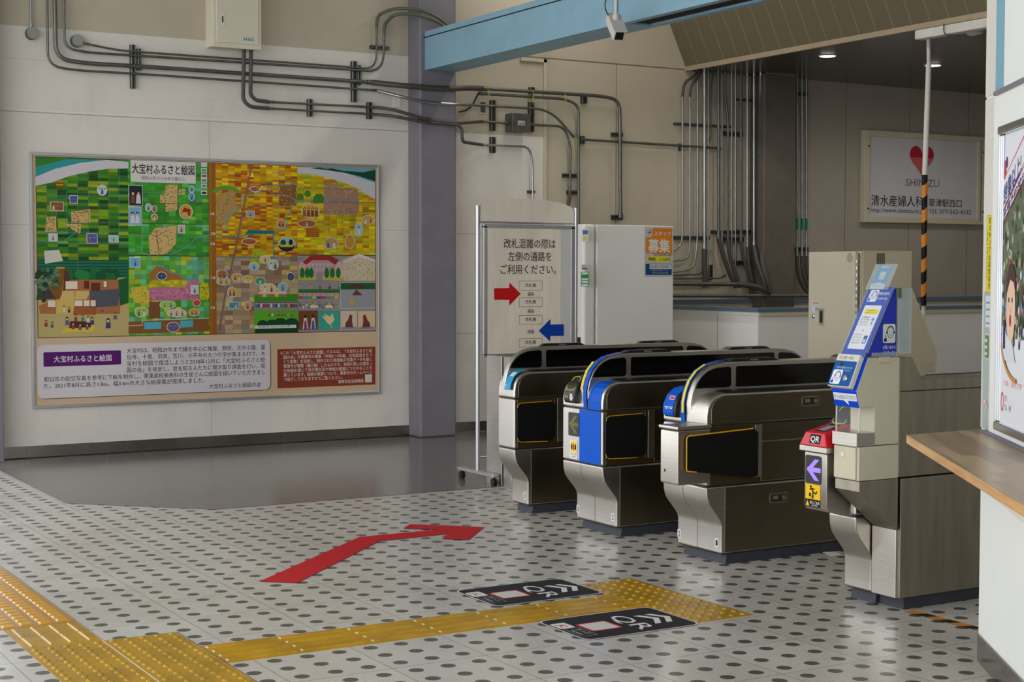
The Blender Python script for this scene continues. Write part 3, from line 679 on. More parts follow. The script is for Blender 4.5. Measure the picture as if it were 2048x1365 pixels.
# acrylic notice stand: sloping front, blue side, leaflet on top
t = thing('notice_stand', 'blue enquiry notice stand of acrylic sheet standing on the console', 'notice stand')
pA, pB = Vector((4.585, 0, 1.098)), Vector((4.748, 0, 1.392)); s3 = pB-pA
mb = MB(); n3 = Vector((-s3.z, 0, s3.x)).normalized(); u3 = s3.normalized()
M3 = Matrix.Translation(pA) @ Matrix(((u3.x, 0, n3.x), (0, 1, 0), (u3.z, 0, n3.z))).to_4x4()
L3 = s3.length
mb.box(0, L3, YA+.006, YB+.002, -.003, 0, 'deep_blue', M3); mb.build('front_board', t)
f = Frame(M3 @ Vector((0, YB+.002, 0)), (0, -1, 0), u3, step=.0006)
f.rect(.0, .0, .146, L3, (14, 66, 176), 1); operator(f, .020, .262, .052, 3, (28, 60, 150)); f.text('お問い合わせ', .076, .138, .296, .017, WHT, 3, .02); f.text('インターホン', .076, .138, .272, .017, WHT, 3, .02)
f.rrect(.022, .035, .124, .245, .006, (222, 224, 228), 2); f.rrect(.034, .203, .116, .226, .003, (236, 214, 20), 3); f.text('係員対応中', .052, .096, .216, .008, BLK, 4); f.text('ご用件はインターホンへ', .040, .110, .206, .007, BLK, 4)
for k, (tx, cc) in enumerate((('下の受話器をお取り', INK), ('お話しください係員が', INK), ('画面に表示され', (200, 50, 50)), ('対応いたします', INK))): f.text(tx, .032, .082, .184-.012*k, .009, cc, 3)
f.oval(.104, .178, .009, .008, (60, 160, 210), 3); f.rect(.100, .150, .108, .168, (120, 150, 180), 3); f.poly([(.068, .126), (.076, .126), (.072, .119)], INK, 3)
for k, (tx, cc) in enumerate((('呼出しボタンを', (200, 50, 50)), ('押してください', INK), ('オペレーターが', INK), ('対応します', INK))): f.text(tx, .032, .078, .100-.013*k, .009, cc, 3)
f.rrect(.094, .062, .116, .100, .003, (40, 84, 150), 3); operator(f, .097, .066, .015, 5)
f.mb.build('front_print', t)
mb = MB(); mb.prism([(4.600, 1.100), (4.765, 1.100), (4.765, 1.385), (4.752, 1.385)], YA+.004, YA+.007, 'deep_blue'); mb.build('side_board', t)
f = Frame((4.60, YA+.0035, 1.10), (1, 0, 0), (0, 0, 1), step=.0006); operator(f, .085, .055, .072, 3, (30, 40, 90), (206, 212, 206)); f.text('お問い合わせ', .085, .158, .030, .018, (200, 210, 235), 3, .01); f.text('インターホン', .085, .158, .010, .015, (200, 210, 235), 3, .01); f.mb.build('side_print', t)
mb = MB(); mb.box(-.012, L3+.004, YA-.002, YB+.008, .004, .0055, 'clear_plastic', M3); mb.box(-.03, -.01, YA-.002, YB+.008, .003, .012, 'clear_plastic', M3); mb.build('acrylic_cover', t)
mb = MB(); mb.box(4.62, 4.765, YA-.004, YA+.0, 1.099, 1.116, 'smoke_plastic'); mb.box(4.66, 4.72, YA-.007, YA-.002, 1.075, 1.097, 'cab_beige'); mb.build('clip', t)
t = thing('leaflet', 'light blue leaflet in a clear sleeve topping the enquiry notice stand', 'leaflet')
f = Frame(M3 @ Vector((L3-.004, YB-.006, -.004)), (0, -1, 0), u3, step=-.0006)
f = Frame(M3 @ Vector((L3-.016, YB-.012, .008)), (0, -1, 0), u3, step=.0006); f.rect(0, 0, .085, .115, (30, 140, 214), 1); f.poly([(0, 0), (.085, 0), (.085, .022), (.04, .034), (0, .022)], (222, 226, 230), 2); f.rect(.018, .103, .07, .113, (222, 226, 230), 2); f.text('ご案内', .024, .064, .105, .008, (60, 80, 130), 3); f.rect(.028, .046, .060, .084, (214, 216, 220), 2)
f.text('お問い合わせ', .012, .038, .012, .008, (80, 90, 120), 3); f.text('はこちら', .048, .074, .012, .008, (80, 90, 120), 3); f.mb.build('sheet', t)
mb = MB(); mb.box(L3-.02, L3+.105, YB-.125, YB+.010, .010, .0115, 'smoke_plastic', M3); mb.build('sleeve', t)
t = thing('clear_file', 'grey plastic file folder clipped behind the enquiry notice stand', 'file folder')
mb = MB()
for k in range(4): mb.box(4.768+.003*k, 4.838-.002*k, YA-.010+.005*k, YA-.007+.005*k, 1.108+.004*k, 1.386, 'smoke_plastic')
mb.build('sleeves', t)
mb = MB(); mb.box(4.760, 4.775, YA-.012, YA+.012, 1.345, 1.388, 'flex_green'); mb.build('clip', t)

# ================================================================= office booth
def BP(s_, n_, z): return WA+WD*s_+WN*n_+Vector((0, 0, z))
MBo = Matrix.Translation(WA) @ Matrix(((WD.x, WN.x, 0), (WD.y, WN.y, 0), (0, 0, 1))).to_4x4()   # local x along wall towards viewer, y outwards
mb = MB(); A2 = BP(2.6, 0, 0)
mb.prism([(4.445, 4.09), (9.0, 4.09), (9.0, -2), (A2.x+1.5, -2), (A2.x, A2.y)], 0, 4.6, 'booth_white', 'Z'); struct(mb, 'wall_office', 'white ticket office wall set at an angle on the right', 'wall')
mb = MB(); mb.box(0, 2.55, 0, .004, .0, .104, 'steel_kick', MBo); mb.box(0, 2.55, .004, .006, .1, .106, 'galvanised', MBo); struct(mb, 'baseboard_office', 'reflective steel skirting at the foot of the office wall', 'baseboard')
mb = MB(); mb.box(.150, 2.55, 0, .006, .874, 2.088, 'booth_white', MBo); mb.box(.185, 2.55, 0, .018, 2.086, 2.100, 'column_grey', MBo); struct(mb, 'trim_3', 'projecting white panel with a grey drip edge on the office wall', 'trim')
mb = MB(); mb.box(0, .150, 0, .004, 2.1, 4.5, 'booth_cream', MBo); mb.box(.282, 2.55, 0, .004, 2.1, 4.5, 'booth_white', MBo); struct(mb, 'trim_4', 'cream corner cladding high on the office wall', 'trim')
mb = MB(); mb.box(.153, .280, 0, .003, 2.1, 4.5, 'trim_blue', MBo); struct(mb, 'trim_5', 'vertical pale blue strip on the upper office wall', 'trim')
mb = MB(); mb.box(.010, .128, .0, .002, .88, 1.385, 'glass_strip', MBo); mb.box(0, .010, 0, .004, .88, 2.09, 'booth_cream', MBo); mb.box(.128, .150, 0, .005, .88, 2.09, 'booth_cream', MBo); mb.box(.010, .128, 0, .003, 1.385, 2.09, 'booth_cream', MBo)
struct(mb, 'window_1', 'narrow office corner window strip above the wooden counter', 'window')
OU = -WD; 
def OF(s_, z, n_=.007): return Frame(BP(s_, n_, z), WD, (0, 0, 1), step=.0005)
def office_frame(s_, z, n_): 
    f = Frame(BP(s_, n_, z), WD, (0, 0, 1), step=.0005); return f
f = office_frame(.058, 1.383, .0045); f.rect(0, 0, .070, .281, (232, 208, 20), 0); f.frame(0, 0, .070, .281, .0015, (120, 104, 30), 1)
f.text('駅スタンプ台設置場所', .01, .036, .275, .028, INK, 2, 0, True); f.text('ご自由にお使いください', .05, .010, .24, .013, INK, 2, 0, True)
tag(f.mb.build('notice_sticker'), 'tall yellow sticker with vertical writing at the office corner', 'sticker')
f = office_frame(.050, 1.255, .0035); f.rect(0, 0, .078, .115, (206, 212, 216), 0)
for k in range(4): f.rect(.012, .012+.025*k, .066, .018+.025*k, (130, 135, 145), 1)
tag(f.mb.build('notice_sticker'), 'pale printed notice just under the yellow sticker', 'sticker')
f = office_frame(.045, 1.135, .0035); f.rect(0, 0, .076, .098, (196, 192, 176), 0); f.rect(.008, .008, .068, .090, (104, 134, 84), 1)
for k in range(3): f.rect(.008, .018+.024*k, .044, .028+.024*k, (214, 216, 212), 2)
tag(f.mb.build('notice_sticker'), 'green and white list sticker low on the corner window', 'sticker')
f = office_frame(.045, .955, .004); f.poly([(0, .018), (.060, 0), (.064, .020), (.004, .038)], (226, 208, 208), 0); f.text('注意', .012, .052, .010, .018, (200, 60, 80), 1)
tag(f.mb.build('notice_sticker'), 'small red lettered tape tag above the counter corner', 'sticker')
# counter shelf
t = thing('counter_shelf', 'laminated wooden counter shelf projecting from the office wall', 'counter')
n0 = (Vector((4.053, 4.079, 0))-WA).dot(WN)
pl = [(4.445, 4.094), (4.053, 4.080), tuple((WA+WN*n0+WD*((Vector((4.053, 4.08, 0))-WA).dot(WD)+2.3)).xy), tuple(BP(2.5, 0, 0).xy)]
mb = MB(); mb.prism(pl, .842, .8725, 'butcher_block', 'Z'); mb.build('worktop', t, .002)
for s_ in (1.25, 2.1): mb = MB(); mb.prism([(.0, .842), (.30, .842), (0, .60)], s_, s_+.03, 'booth_white', 'X', MBo); mb.build('support_bracket', t)
mb = MB(); mb.box(.09, 2.5, .0, .026, .8726, .880, 'column_grey', MBo); mb.build('sealing_strip', t)
# event poster in rounded aluminium frame
t = thing('poster_case', 'tall aluminium framed event poster on the office wall', 'poster')
mb = MB(); z0, z1, sa, sb = .902, 1.966, .300, 1.06
for a, b_, c_, d_ in ((sa, sa+.045, z0, z1), (sb-.045, sb, z0, z1)):
    for q in range(3): mb.box(a+.015*q, a+.015*q+.0125, .006, .024-.003*q, c_+.030, d_-.030, 'alu', MBo)
mb.box(sa, sb, .006, .028, z1-.03, z1, 'chrome', MBo); mb.box(sa, sb, .006, .028, z0, z0+.030, 'chrome', MBo); mb.build('frame', t, .006, 3)
f = office_frame(sa+.04, z0+.03, .010); PW, PH = sb-sa-.08, z1-z0-.06
f.rect(0, 0, PW, PH, (226, 226, 230), 0)
rng = random.Random(5)
f.rect(0.0, .30, PW, .83, (96, 104, 84), 1)
for i in range(420):
    x_, y_ = rng.random()*PW, .30+rng.random()*.60
    if y_ > .83+.25*(x_/PW): continue
    g_ = rng.choice([(64, 84, 50), (110, 128, 84), (150, 158, 128), (84, 78, 60), (172, 176, 160), (48, 60, 40)]); r_ = .006+.012*rng.random(); f.oval(x_, y_, r_, r_*1.2, g_, 2, 6)
for i in range(150):
    x_, y_ = rng.random()*PW, .28+rng.random()*.28; g_ = rng.choice([(60, 54, 90), (226, 190, 160), (200, 206, 220), (40, 36, 40), (190, 60, 60), (90, 150, 190), (225, 225, 230)]); f.oval(x_, y_, .010, .016, g_, 3, 8)
f.poly([(0, .745), (PW, 1.10), (PW, 1.16), (0, .845)], (224, 224, 230), 4); f.poly([(0, .845), (PW, 1.16), (PW, 1.17), (0, .849)], (196, 40, 60), 5)
f.poly([(0, .70), (PW, 1.02), (PW, 1.08), (0, .735)], (224, 224, 230), 4); f.line([(0, .735), (PW, 1.08)], .004, (196, 40, 60), 5); f.line([(0, .70), (PW, 1.02)], .004, (196, 40, 60), 5)
def skew_text(f, body, x0, x1, y0, sl_, h, col, l, bold=0):
    vs_, fs = glyphs(body, bold); a = min(p[0] for p in vs_); bb = max(p[0] for p in vs_); sx = (x1-x0)/(bb-a)
    f.mb.add([f.P(x0+(p[0]-a)*sx, y0+p[1]*h+(p[0]-a)*sx*sl_, l) for p in vs_], fs, f.mat, col)
skew_text(f, '想像以上!', 0, .24, .757, .45, .075, (70, 72, 140), 6, .01); skew_text(f, '来場予約受付中', .002, .34, .708, .46, .030, (70, 72, 140), 6, .01)
f.oval(.015, .88, .012, .034, (206, 60, 70), 4); f.oval(.038, .905, .010, .020, (70, 70, 140), 4)
# child in a cap, round timber roof edge
f.oval(.13, .40, .062, .12, (232, 196, 168), 6, 24); f.poly([(.066, .44), (.072, .50), (.10, .55), (.15, .555), (.19, .52), (.196, .45), (.17, .49), (.12, .50), (.09, .47)], (74, 56, 46), 7)
f.oval(.105, .43, .007, .010, BLK, 7, 10); f.oval(.15, .43, .007, .010, BLK, 7, 10); f.oval(.127, .36, .014, .022, (170, 60, 60), 7, 14); f.oval(.127, .395, .004, .01, (206, 160, 130), 7, 8)
f.poly([(.02, .34), (.10, .30), (.16, .28), (.20, .22), (.05, .22), (0.0, .26)], (216, 220, 228), 6); f.rect(.03, .26, .06, .36, (40, 42, 86), 7)
f.ring(.22, .34, .24, .19, .016, (196, 140, 70), 8, 180, 270, 24)
f.poly([(0, 0), (PW, 0), (PW, .155)]+[(.22+.24*math.cos(R(a)), .34-.19*math.sin(R(-a)) if 0 else .34+.19*math.sin(R(a))) for a in range(270, 178, -10)]+[(0, .34)], (226, 226, 230), 7)
f.ring(.035, .075, .020, .034, .008, (200, 60, 70), 8); f.text('EXPO', .062, .105, .080, .03, (190, 120, 130), 8); f.text('2025', .062, .105, .050, .026, (150, 130, 140), 8); f.text('JAPAN', .13, .16, .05, .03, (110, 110, 116), 8); f.text('大阪・関西万博', .05, .30, .135, .022, (214, 120, 130), 8)
f.mb.build('poster_sheet', t)

# ================================================================= mural map panel
t = thing('map_panel', 'large illustrated village map panel in a thin metal frame', 'map panel')
x0, x1, z0, z1 = 2.902, 5.866, .384, 2.356
mb = MB()
for a, b_, c_, d_ in ((x0, x0+.022, z0, z1), (x1-.022, x1, z0, z1), (x0+.022, x1-.022, z0, z0+.022), (x0+.022, x1-.022, z1-.022, z1)): mb.box(a, b_, YW-.028, YW, c_, d_, 'alu')
mb.build('frame', t, .003)
mb = MB(); mb.box(x0+.02, x1-.02, YW-.014, YW, z0+.02, z1-.02, 'print'); mb.c = [(204, 178, 148)]*6; mb.build('backing_board', t)
def wall_frame(step=.0004, y=YW-.0145): return Frame((0, y, 0), (1, 0, 0), (0, 0, 1), 'print', step)
def Q(px, py):
    p = onY(px, py, YW-.0145); return (p.x, p.z)
def QL(*a): return [Q(a[i], a[i+1]) for i in range(0, len(a), 2)]
f = wall_frame(); rng = random.Random(11)
XA, XE = 2.955, 5.822; ZB, ZT = .933, 2.322
XB, XT0, XT1, XD = Q(257, 500)[0], Q(418, 500)[0], Q(432, 500)[0], Q(595, 500)[0]
ZM = Q(300, 512)[1]
f.rect(XA-.006, ZB-.006, XE+.006, ZT+.004, (90, 74, 60), 0)
def cells(x0, x1, z0, z1, nx, nz, pal, l=1, jit=0.0, skip=0):
    for i in range(nx):
        for j in range(nz):
            if rng.random() < skip: continue
            c_ = rng.choice(pal); k = rng.uniform(.86, 1.12); c_ = tuple(min(255, v*k) for v in c_)
            a = x0+(x1-x0)*i/nx; b_ = x0+(x1-x0)*(i+1)/nx; c0 = z0+(z1-z0)*j/nz; c1 = z0+(z1-z0)*(j+1)/nz
            f.rect(a, c0, b_-.0006, c1-.0008, c_, l)
GR = [(46, 108, 34), (60, 128, 34), (84, 140, 30), (112, 150, 30), (30, 78, 34), (40, 92, 44), (140, 156, 34), (60, 120, 50)]
OR = [(206, 160, 20), (214, 176, 22), (196, 128, 22), (190, 104, 24), (222, 190, 30), (170, 84, 26), (200, 146, 22), (210, 168, 24)]
YE = [(214, 186, 20), (222, 196, 30), (204, 170, 20), (200, 190, 30), (196, 130, 30), (214, 176, 20), (180, 190, 40)]
BE = [(168, 138, 104), (150, 120, 90), (186, 164, 132), (140, 112, 96), (190, 168, 90), (160, 146, 130), (176, 150, 110)]
cells(XA, XB, Q(160, 520)[1], ZT, 9, 32, GR)
cells(XB, XT0, ZM, ZT, 12, 26, [(58, 150, 44), (66, 158, 48), (76, 160, 50), (60, 146, 60)]); cells(XB, XT0, ZM, ZT, 12, 26, [(120, 180, 60), (96, 178, 96), (90, 170, 120)], 2, skip=.86)
cells(XT1, XD, ZM, ZT, 13, 44, OR); cells(XD, XE, Q(670, 510)[1], ZT, 12, 36, YE)
cells(XT1, XD, ZB, ZM, 10, 17, BE)
# strip of stripes and trees on the farm panel
zt = Q(160, 520)[1]; f.rect(XA, ZB, XB, zt, (186, 168, 110), 1)
za = Q(160, 556)[1]
for k in range(12): f.rect(XA, za+(zt-za)*k/12, XB, za+(zt-za)*(k+1)/12, [(40, 112, 88), (26, 84, 60)][k % 2], 2)
for k in range(26):
    p = Q(130+rng.random()*124, 546+rng.random()*12); f.oval(p[0], p[1], .045, .04, rng.choice([(34, 104, 56), (44, 124, 64), (26, 84, 50)]), 3, 10)
for k in range(60):
    p = Q(72+rng.random()*44, 540+rng.random()*40); f.oval(p[0], p[1], .022, .016, rng.choice([(60, 96, 64), (94, 128, 96), (36, 66, 44)]), 6, 7)
f.poly(QL(83, 600, 88, 570, 92, 570, 92, 604, 84, 606), (66, 48, 34), 5)
f.poly(QL(112, 534, 130, 534, 122, 598, 92, 598), (134, 82, 34), 5); f.poly(QL(130, 534, 142, 560, 136, 562, 124, 598), (90, 56, 40), 5); f.rect(*Q(112, 538), *Q(129, 534), (176, 140, 70), 6)
f.poly(QL(130, 560, 240, 560, 240, 628, 196, 628, 80, 628, 78, 612, 110, 598, 124, 598), (168, 108, 66), 4)
f.poly(QL(126, 582, 182, 582, 172, 600, 118, 602), (206, 176, 110), 5); f.poly(QL(112, 600, 150, 600, 146, 628, 112, 628), (206, 176, 96), 5); f.poly(QL(178, 582, 240, 578, 236, 612, 182, 616), (84, 86, 96), 5)
for a in ((130, 562, 156, 580), (148, 600, 166, 614), (166, 600, 180, 614), (180, 600, 192, 614), (94, 600, 112, 616), (206, 562, 214, 576)):
    p, q = Q(a[0], a[3]), Q(a[2], a[1]); f.rect(p[0], p[1], q[0], q[1], (224, 212, 190), 6); f.frame(p[0], p[1], q[0], q[1], .004, (130, 52, 34), 7)
for a in ((168, 562, 178, 578), (182, 566, 200, 582)):
    p, q = Q(a[0], a[3]), Q(a[2], a[1]); f.rect(p[0], p[1], q[0], q[1], (100, 50, 40), 6)
f.poly(QL(146, 614, 192, 614, 192, 630, 146, 630), (160, 90, 50), 5); f.poly(QL(96, 574, 80, 600, 112, 598), (72, 62, 60), 6)
p = Q(100, 520); f.poly(QL(88, 502, 118, 500, 126, 522, 90, 528), (206, 200, 190), 4)
f.poly(QL(236, 560, 257, 555, 257, 606, 240, 612), (34, 92, 50), 5); f.poly(QL(78, 560, 72, 600, 90, 600), (40, 84, 52), 5)
f.poly(QL(140, 652, 190, 650, 188, 664, 120, 666), (214, 186, 70), 5); f.poly(QL(140, 643, 180, 643, 182, 655, 138, 657), (88, 46, 34), 7)
def person(px, py, s=1, body=None, l=8):
    x_, z_ = Q(px, py); body = body or rng.choice([(60, 66, 110), (206, 196, 186), (150, 60, 50), (196, 150, 60), (90, 96, 130), (60, 130, 120)])
    f.poly([(x_-.010*s, z_-.026*s), (x_+.010*s, z_-.026*s), (x_+.007*s, z_), (x_-.007*s, z_)], body, l); f.oval(x_, z_+.006*s, .0075*s, .009*s, (40, 34, 34), l, 8); f.oval(x_, z_+.003*s, .005*s, .006*s, (226, 190, 160), l+1, 8)
for px, py, s in ((92, 645, 1.3), (104, 648, 1.2), (134, 640, 1.6), (151, 634, 1.3), (165, 634, 1.2), (176, 637, 1.3), (184, 640, 1.5), (146, 650, 1.3), (160, 652, 1.3), (174, 652, 1.2), (216, 644, 2), (230, 630, 1.4), (128, 616, 1.2), (138, 618, 1.1), (149, 588, .9), (204, 618, 1)): person(px, py, s)
# rivers and hills along the top
f.poly(QL(71, 316, 128, 318, 112, 324, 71, 334), (56, 128, 50), 3); f.poly(QL(71, 334, 112, 324, 135, 318, 214, 320, 160, 326, 110, 338, 71, 354), (52, 150, 152), 3); f.poly(QL(214, 320, 257, 324, 257, 326, 215, 322), (40, 70, 100), 3)
f.poly(QL(71, 354, 110, 338, 160, 326, 214, 320, 257, 324, 257, 337, 215, 338, 180, 343, 140, 352, 100, 366, 71, 372), (204, 198, 206), 4)
f.poly(QL(595, 334, 620, 335, 680, 341, 750, 366, 750, 399, 735, 390, 705, 372, 670, 360, 630, 350, 595, 347), (204, 202, 208), 3); f.poly(QL(605, 333, 750, 338, 750, 366, 690, 346, 640, 337), (110, 172, 190), 4); f.poly(QL(620, 337, 640, 335, 652, 338, 665, 337, 685, 342, 705, 343, 725, 345, 750, 340, 750, 363, 720, 353, 690, 346, 650, 340), (30, 74, 56), 5)
f.rect(XT0, ZB, XT1, ZT, (150, 94, 30), 3); f.rect(XT0+.012, ZB, XT0+.02, ZT, (176, 116, 44), 4)
for k in range(34): p = Q(415, 332+k*6.2); f.rect(p[0]-.006, p[1], p[0]+.006, p[1]+.004, (60, 46, 34), 4)
# villages: tan patches speckled with roofs
def village(pts, n, col=(204, 172, 110), roof=((60, 44, 36), (120, 70, 40)), l=3):
    pp = QL(*pts); f.poly(pp, col, l); xs = [p[0] for p in pp]; zs = [p[1] for p in pp]
    for k in range(n):
        x_, z_ = rng.uniform(min(xs)+.006, max(xs)-.008), rng.uniform(min(zs)+.006, max(zs)-.006)
        ins = False; j = len(pp)-1
        for i in range(len(pp)):
            if (pp[i][1] > z_) != (pp[j][1] > z_) and x_ < (pp[j][0]-pp[i][0])*(z_-pp[i][1])/(pp[j][1]-pp[i][1])+pp[i][0]: ins = not ins
            j = i
        if ins: f.rect(x_-.004, z_-.002, x_+.004, z_+.003, rng.choice(roof), l+1)
village((92, 434, 112, 433, 113, 464, 90, 464), 40); village((142, 424, 180, 418, 181, 446, 143, 446), 60); village((130, 448, 163, 448, 160, 468, 148, 462), 20)
village((331, 370, 355, 370, 355, 420, 330, 424), 45); village((358, 378, 370, 378, 370, 390, 358, 390), 8); village((297, 475, 310, 456, 353, 452, 352, 487, 334, 508, 300, 510), 70); village((320, 390, 334, 388, 334, 406, 320, 406), 12)
village((433, 390, 470, 380, 476, 420, 450, 450, 433, 448), 60, (176, 140, 84)); f.ring(*Q(452, 386), .12, .06, .035, (100, 150, 60), 4, 0, 180)
village((560, 372, 592, 372, 592, 412, 560, 412), 50, (140, 96, 50), ((210, 190, 120), (90, 50, 30)))
village((648, 366, 676, 366, 676, 376, 705, 376, 718, 385, 718, 424, 712, 430, 646, 430), 120, (172, 130, 106), ((226, 210, 190), (130, 80, 60)))
village((506, 498, 527, 498, 530, 528, 500, 528), 20, (170, 180, 30))
# roads, rails and streams
TE = (84, 156, 166)
for pts, wd, col, l in (((92, 374, 92, 465), .004, (120, 120, 110), 5), ((112, 380, 112, 440), .003, (120, 120, 110), 5), ((133, 360, 133, 463), .003, TE, 5), ((155, 350, 155, 540), .003, (120, 120, 110), 5), ((177, 345, 177, 485), .003, (120, 120, 110), 5), ((198, 340, 198, 440), .003, (120, 120, 110), 5), ((218, 336, 218, 485), .003, (120, 120, 110), 5), ((238, 335, 238, 468), .003, TE, 5), ((72, 466, 257, 464), .003, TE, 5), ((72, 480, 140, 488, 257, 486), .004, TE, 5), ((130, 446, 257, 446), .005, (120, 116, 110), 5), ((100, 478, 120, 488, 152, 465), .005, TE, 5), ((95, 392, 257, 392), .003, TE, 5),
        ((257, 385, 418, 385), .003, TE, 5), ((257, 407, 418, 408), .005, (90, 84, 60), 5), ((257, 447, 418, 449), .006, (90, 84, 60), 5), ((257, 511, 418, 513), .007, (80, 70, 50), 5), ((284, 380, 284, 506, 300, 511), .004, (150, 200, 180), 5), ((355, 380, 355, 448), .004, (80, 76, 50), 5), ((330, 400, 330, 448), .003, (80, 76, 50), 5), ((418, 470, 392, 476, 375, 494, 340, 510), .008, TE, 6), ((257, 466, 300, 468, 312, 474, 336, 460), .003, (80, 60, 40), 6), ((312, 460, 318, 508), .004, (90, 60, 40), 6),
        ((502, 333, 486, 420, 470, 500, 452, 580, 438, 661), .014, (116, 84, 86), 8), ((502, 333, 486, 420, 470, 500, 452, 580, 438, 661), .003, (170, 140, 136), 9), ((556, 336, 558, 436), .005, (170, 150, 130), 6), ((540, 340, 600, 375), .004, (190, 176, 150), 6), ((433, 452, 452, 460, 455, 430, 478, 420, 482, 394, 515, 390, 530, 372, 595, 368), .008, TE, 6), ((530, 376, 548, 390, 577, 392, 593, 402), .006, (150, 150, 170), 6), ((433, 472, 475, 474, 500, 468, 546, 468, 548, 520), .009, (70, 140, 160), 7), ((548, 460, 573, 458, 574, 432, 592, 402, 626, 401, 632, 392, 643, 392, 648, 400, 718, 402), .007, TE, 7), ((593, 404, 750, 406), .006, (120, 104, 110), 7), ((595, 378, 704, 378), .004, (60, 130, 80), 6), ((646, 424, 750, 424), .004, (60, 130, 80), 6), ((657, 430, 657, 470), .003, (80, 130, 60), 6), ((684, 430, 684, 472), .003, (80, 130, 60), 6), ((706, 430, 706, 476), .003, (60, 130, 80), 6), ((720, 378, 720, 400), .003, (60, 130, 80), 6), ((433, 514, 540, 516, 620, 518), .007, (84, 130, 150), 7), ((500, 412, 577, 416), .005, (140, 110, 120), 6)):
    f.line(QL(*pts), wd, col, l)
f.poly(QL(496, 460, 548, 462, 548, 468, 490, 470), (40, 110, 110), 6)
for px, py in ((600, 394), (615, 388)): f.oval(*Q(px, py), .03, .03, (70, 140, 50), 6, 12)
f.poly(QL(626, 396, 632, 388, 643, 388, 648, 396, 646, 406, 626, 406), (60, 130, 50), 8)
# lower part of the light green panel
cells(XB, XT0, ZB, ZM, 14, 17, [(86, 160, 56), (110, 176, 60), (96, 170, 100), (176, 186, 50), (100, 174, 130), (70, 150, 56)])
f.poly(QL(298, 548, 312, 532, 330, 536, 348, 545, 375, 560, 300, 560), (160, 104, 50), 3); cells(Q(298, 550)[0], Q(397, 550)[0], Q(300, 575)[1], Q(300, 562)[1], 12, 2, [(200, 184, 30), (190, 170, 40)], 3); f.poly(QL(298, 576, 370, 575, 378, 560, 398, 560, 398, 600, 298, 602), (186, 112, 140), 4)
for k in range(120):
    px, py = 300+rng.random()*96, 577+rng.random()*22; f.oval(*Q(px, py), .007, .006, rng.choice([(214, 140, 170), (160, 84, 110), (200, 120, 150)]), 5, 6)
f.poly(QL(298, 604, 320, 604, 320, 636, 298, 638), (122, 78, 46), 3); f.poly(QL(257, 644, 418, 638, 418, 663, 257, 668), (130, 86, 44), 3); f.poly(QL(288, 645, 322, 644, 322, 658, 288, 659), (80, 170, 190), 5); f.poly(QL(360, 642, 386, 641, 386, 654, 360, 656), (80, 170, 190), 5)
f.line(QL(257, 652, 284, 651, 285, 641, 418, 637), .006, (196, 190, 180), 6); f.line(QL(318, 530, 340, 545, 356, 548, 370, 560, 392, 560, 400, 545, 398, 522, 418, 520), .009, TE, 6); village((262, 576, 290, 572, 298, 582, 298, 608, 268, 606), 50, (196, 180, 60), ((230, 200, 120), (150, 100, 40))); village((400, 566, 416, 566, 416, 600, 400, 600), 26, (196, 190, 30), ((60, 50, 30),))
# framed vignettes
def vig(px0, py0, px1, py1, bgc, n=2, ovals=False):
    (a, b_), (c_, d_) = Q(px0, py1), Q(px1, py0)
    if ovals:
        f.oval((a+c_)/2, (b_+d_)/2, (c_-a)/2+.005, (d_-b_)/2+.005, (222, 214, 200), 9); f.oval((a+c_)/2, (b_+d_)/2, (c_-a)/2, (d_-b_)/2, bgc, 10)
    else: f.rect(a-.004, b_-.004, c_+.004, d_+.004, (222, 220, 216), 9); f.rect(a, b_, c_, d_, bgc, 10)
    for k in range(n):
        x_, z_ = a+(c_-a)*(k+.7)/(n+.4), b_+(d_-b_)*.55; s_ = (d_-b_)
        f.poly([(x_-s_*.13, b_+s_*.1), (x_+s_*.13, b_+s_*.1), (x_+s_*.09, z_), (x_-s_*.09, z_)], rng.choice([(206, 206, 210), (70, 90, 150), (170, 80, 50), (120, 70, 60)]), 11); f.oval(x_, z_+s_*.08, s_*.09, s_*.11, (44, 36, 34), 11, 10); f.oval(x_, z_+s_*.05, s_*.06, s_*.07, (226, 190, 160), 12, 8)
for a in ((102, 405, 126, 421, (140, 86, 50), 3), (140, 392, 154, 406, (70, 90, 170), 1), (98, 468, 114, 482, (190, 200, 200), 1), (174, 468, 194, 486, (84, 100, 160), 2), (218, 472, 236, 484, (150, 200, 190), 1), (258, 372, 284, 411, (40, 46, 56), 2), (258, 415, 281, 450, (120, 170, 200), 2), (356, 451, 369, 466, (190, 180, 170), 1), (260, 516, 280, 534, (110, 170, 210), 1), (382, 572, 396, 588, (190, 200, 200), 1), (493, 423, 508, 434, (150, 150, 160), 1), (458, 605, 477, 617, (60, 150, 170), 2)): vig(*a)
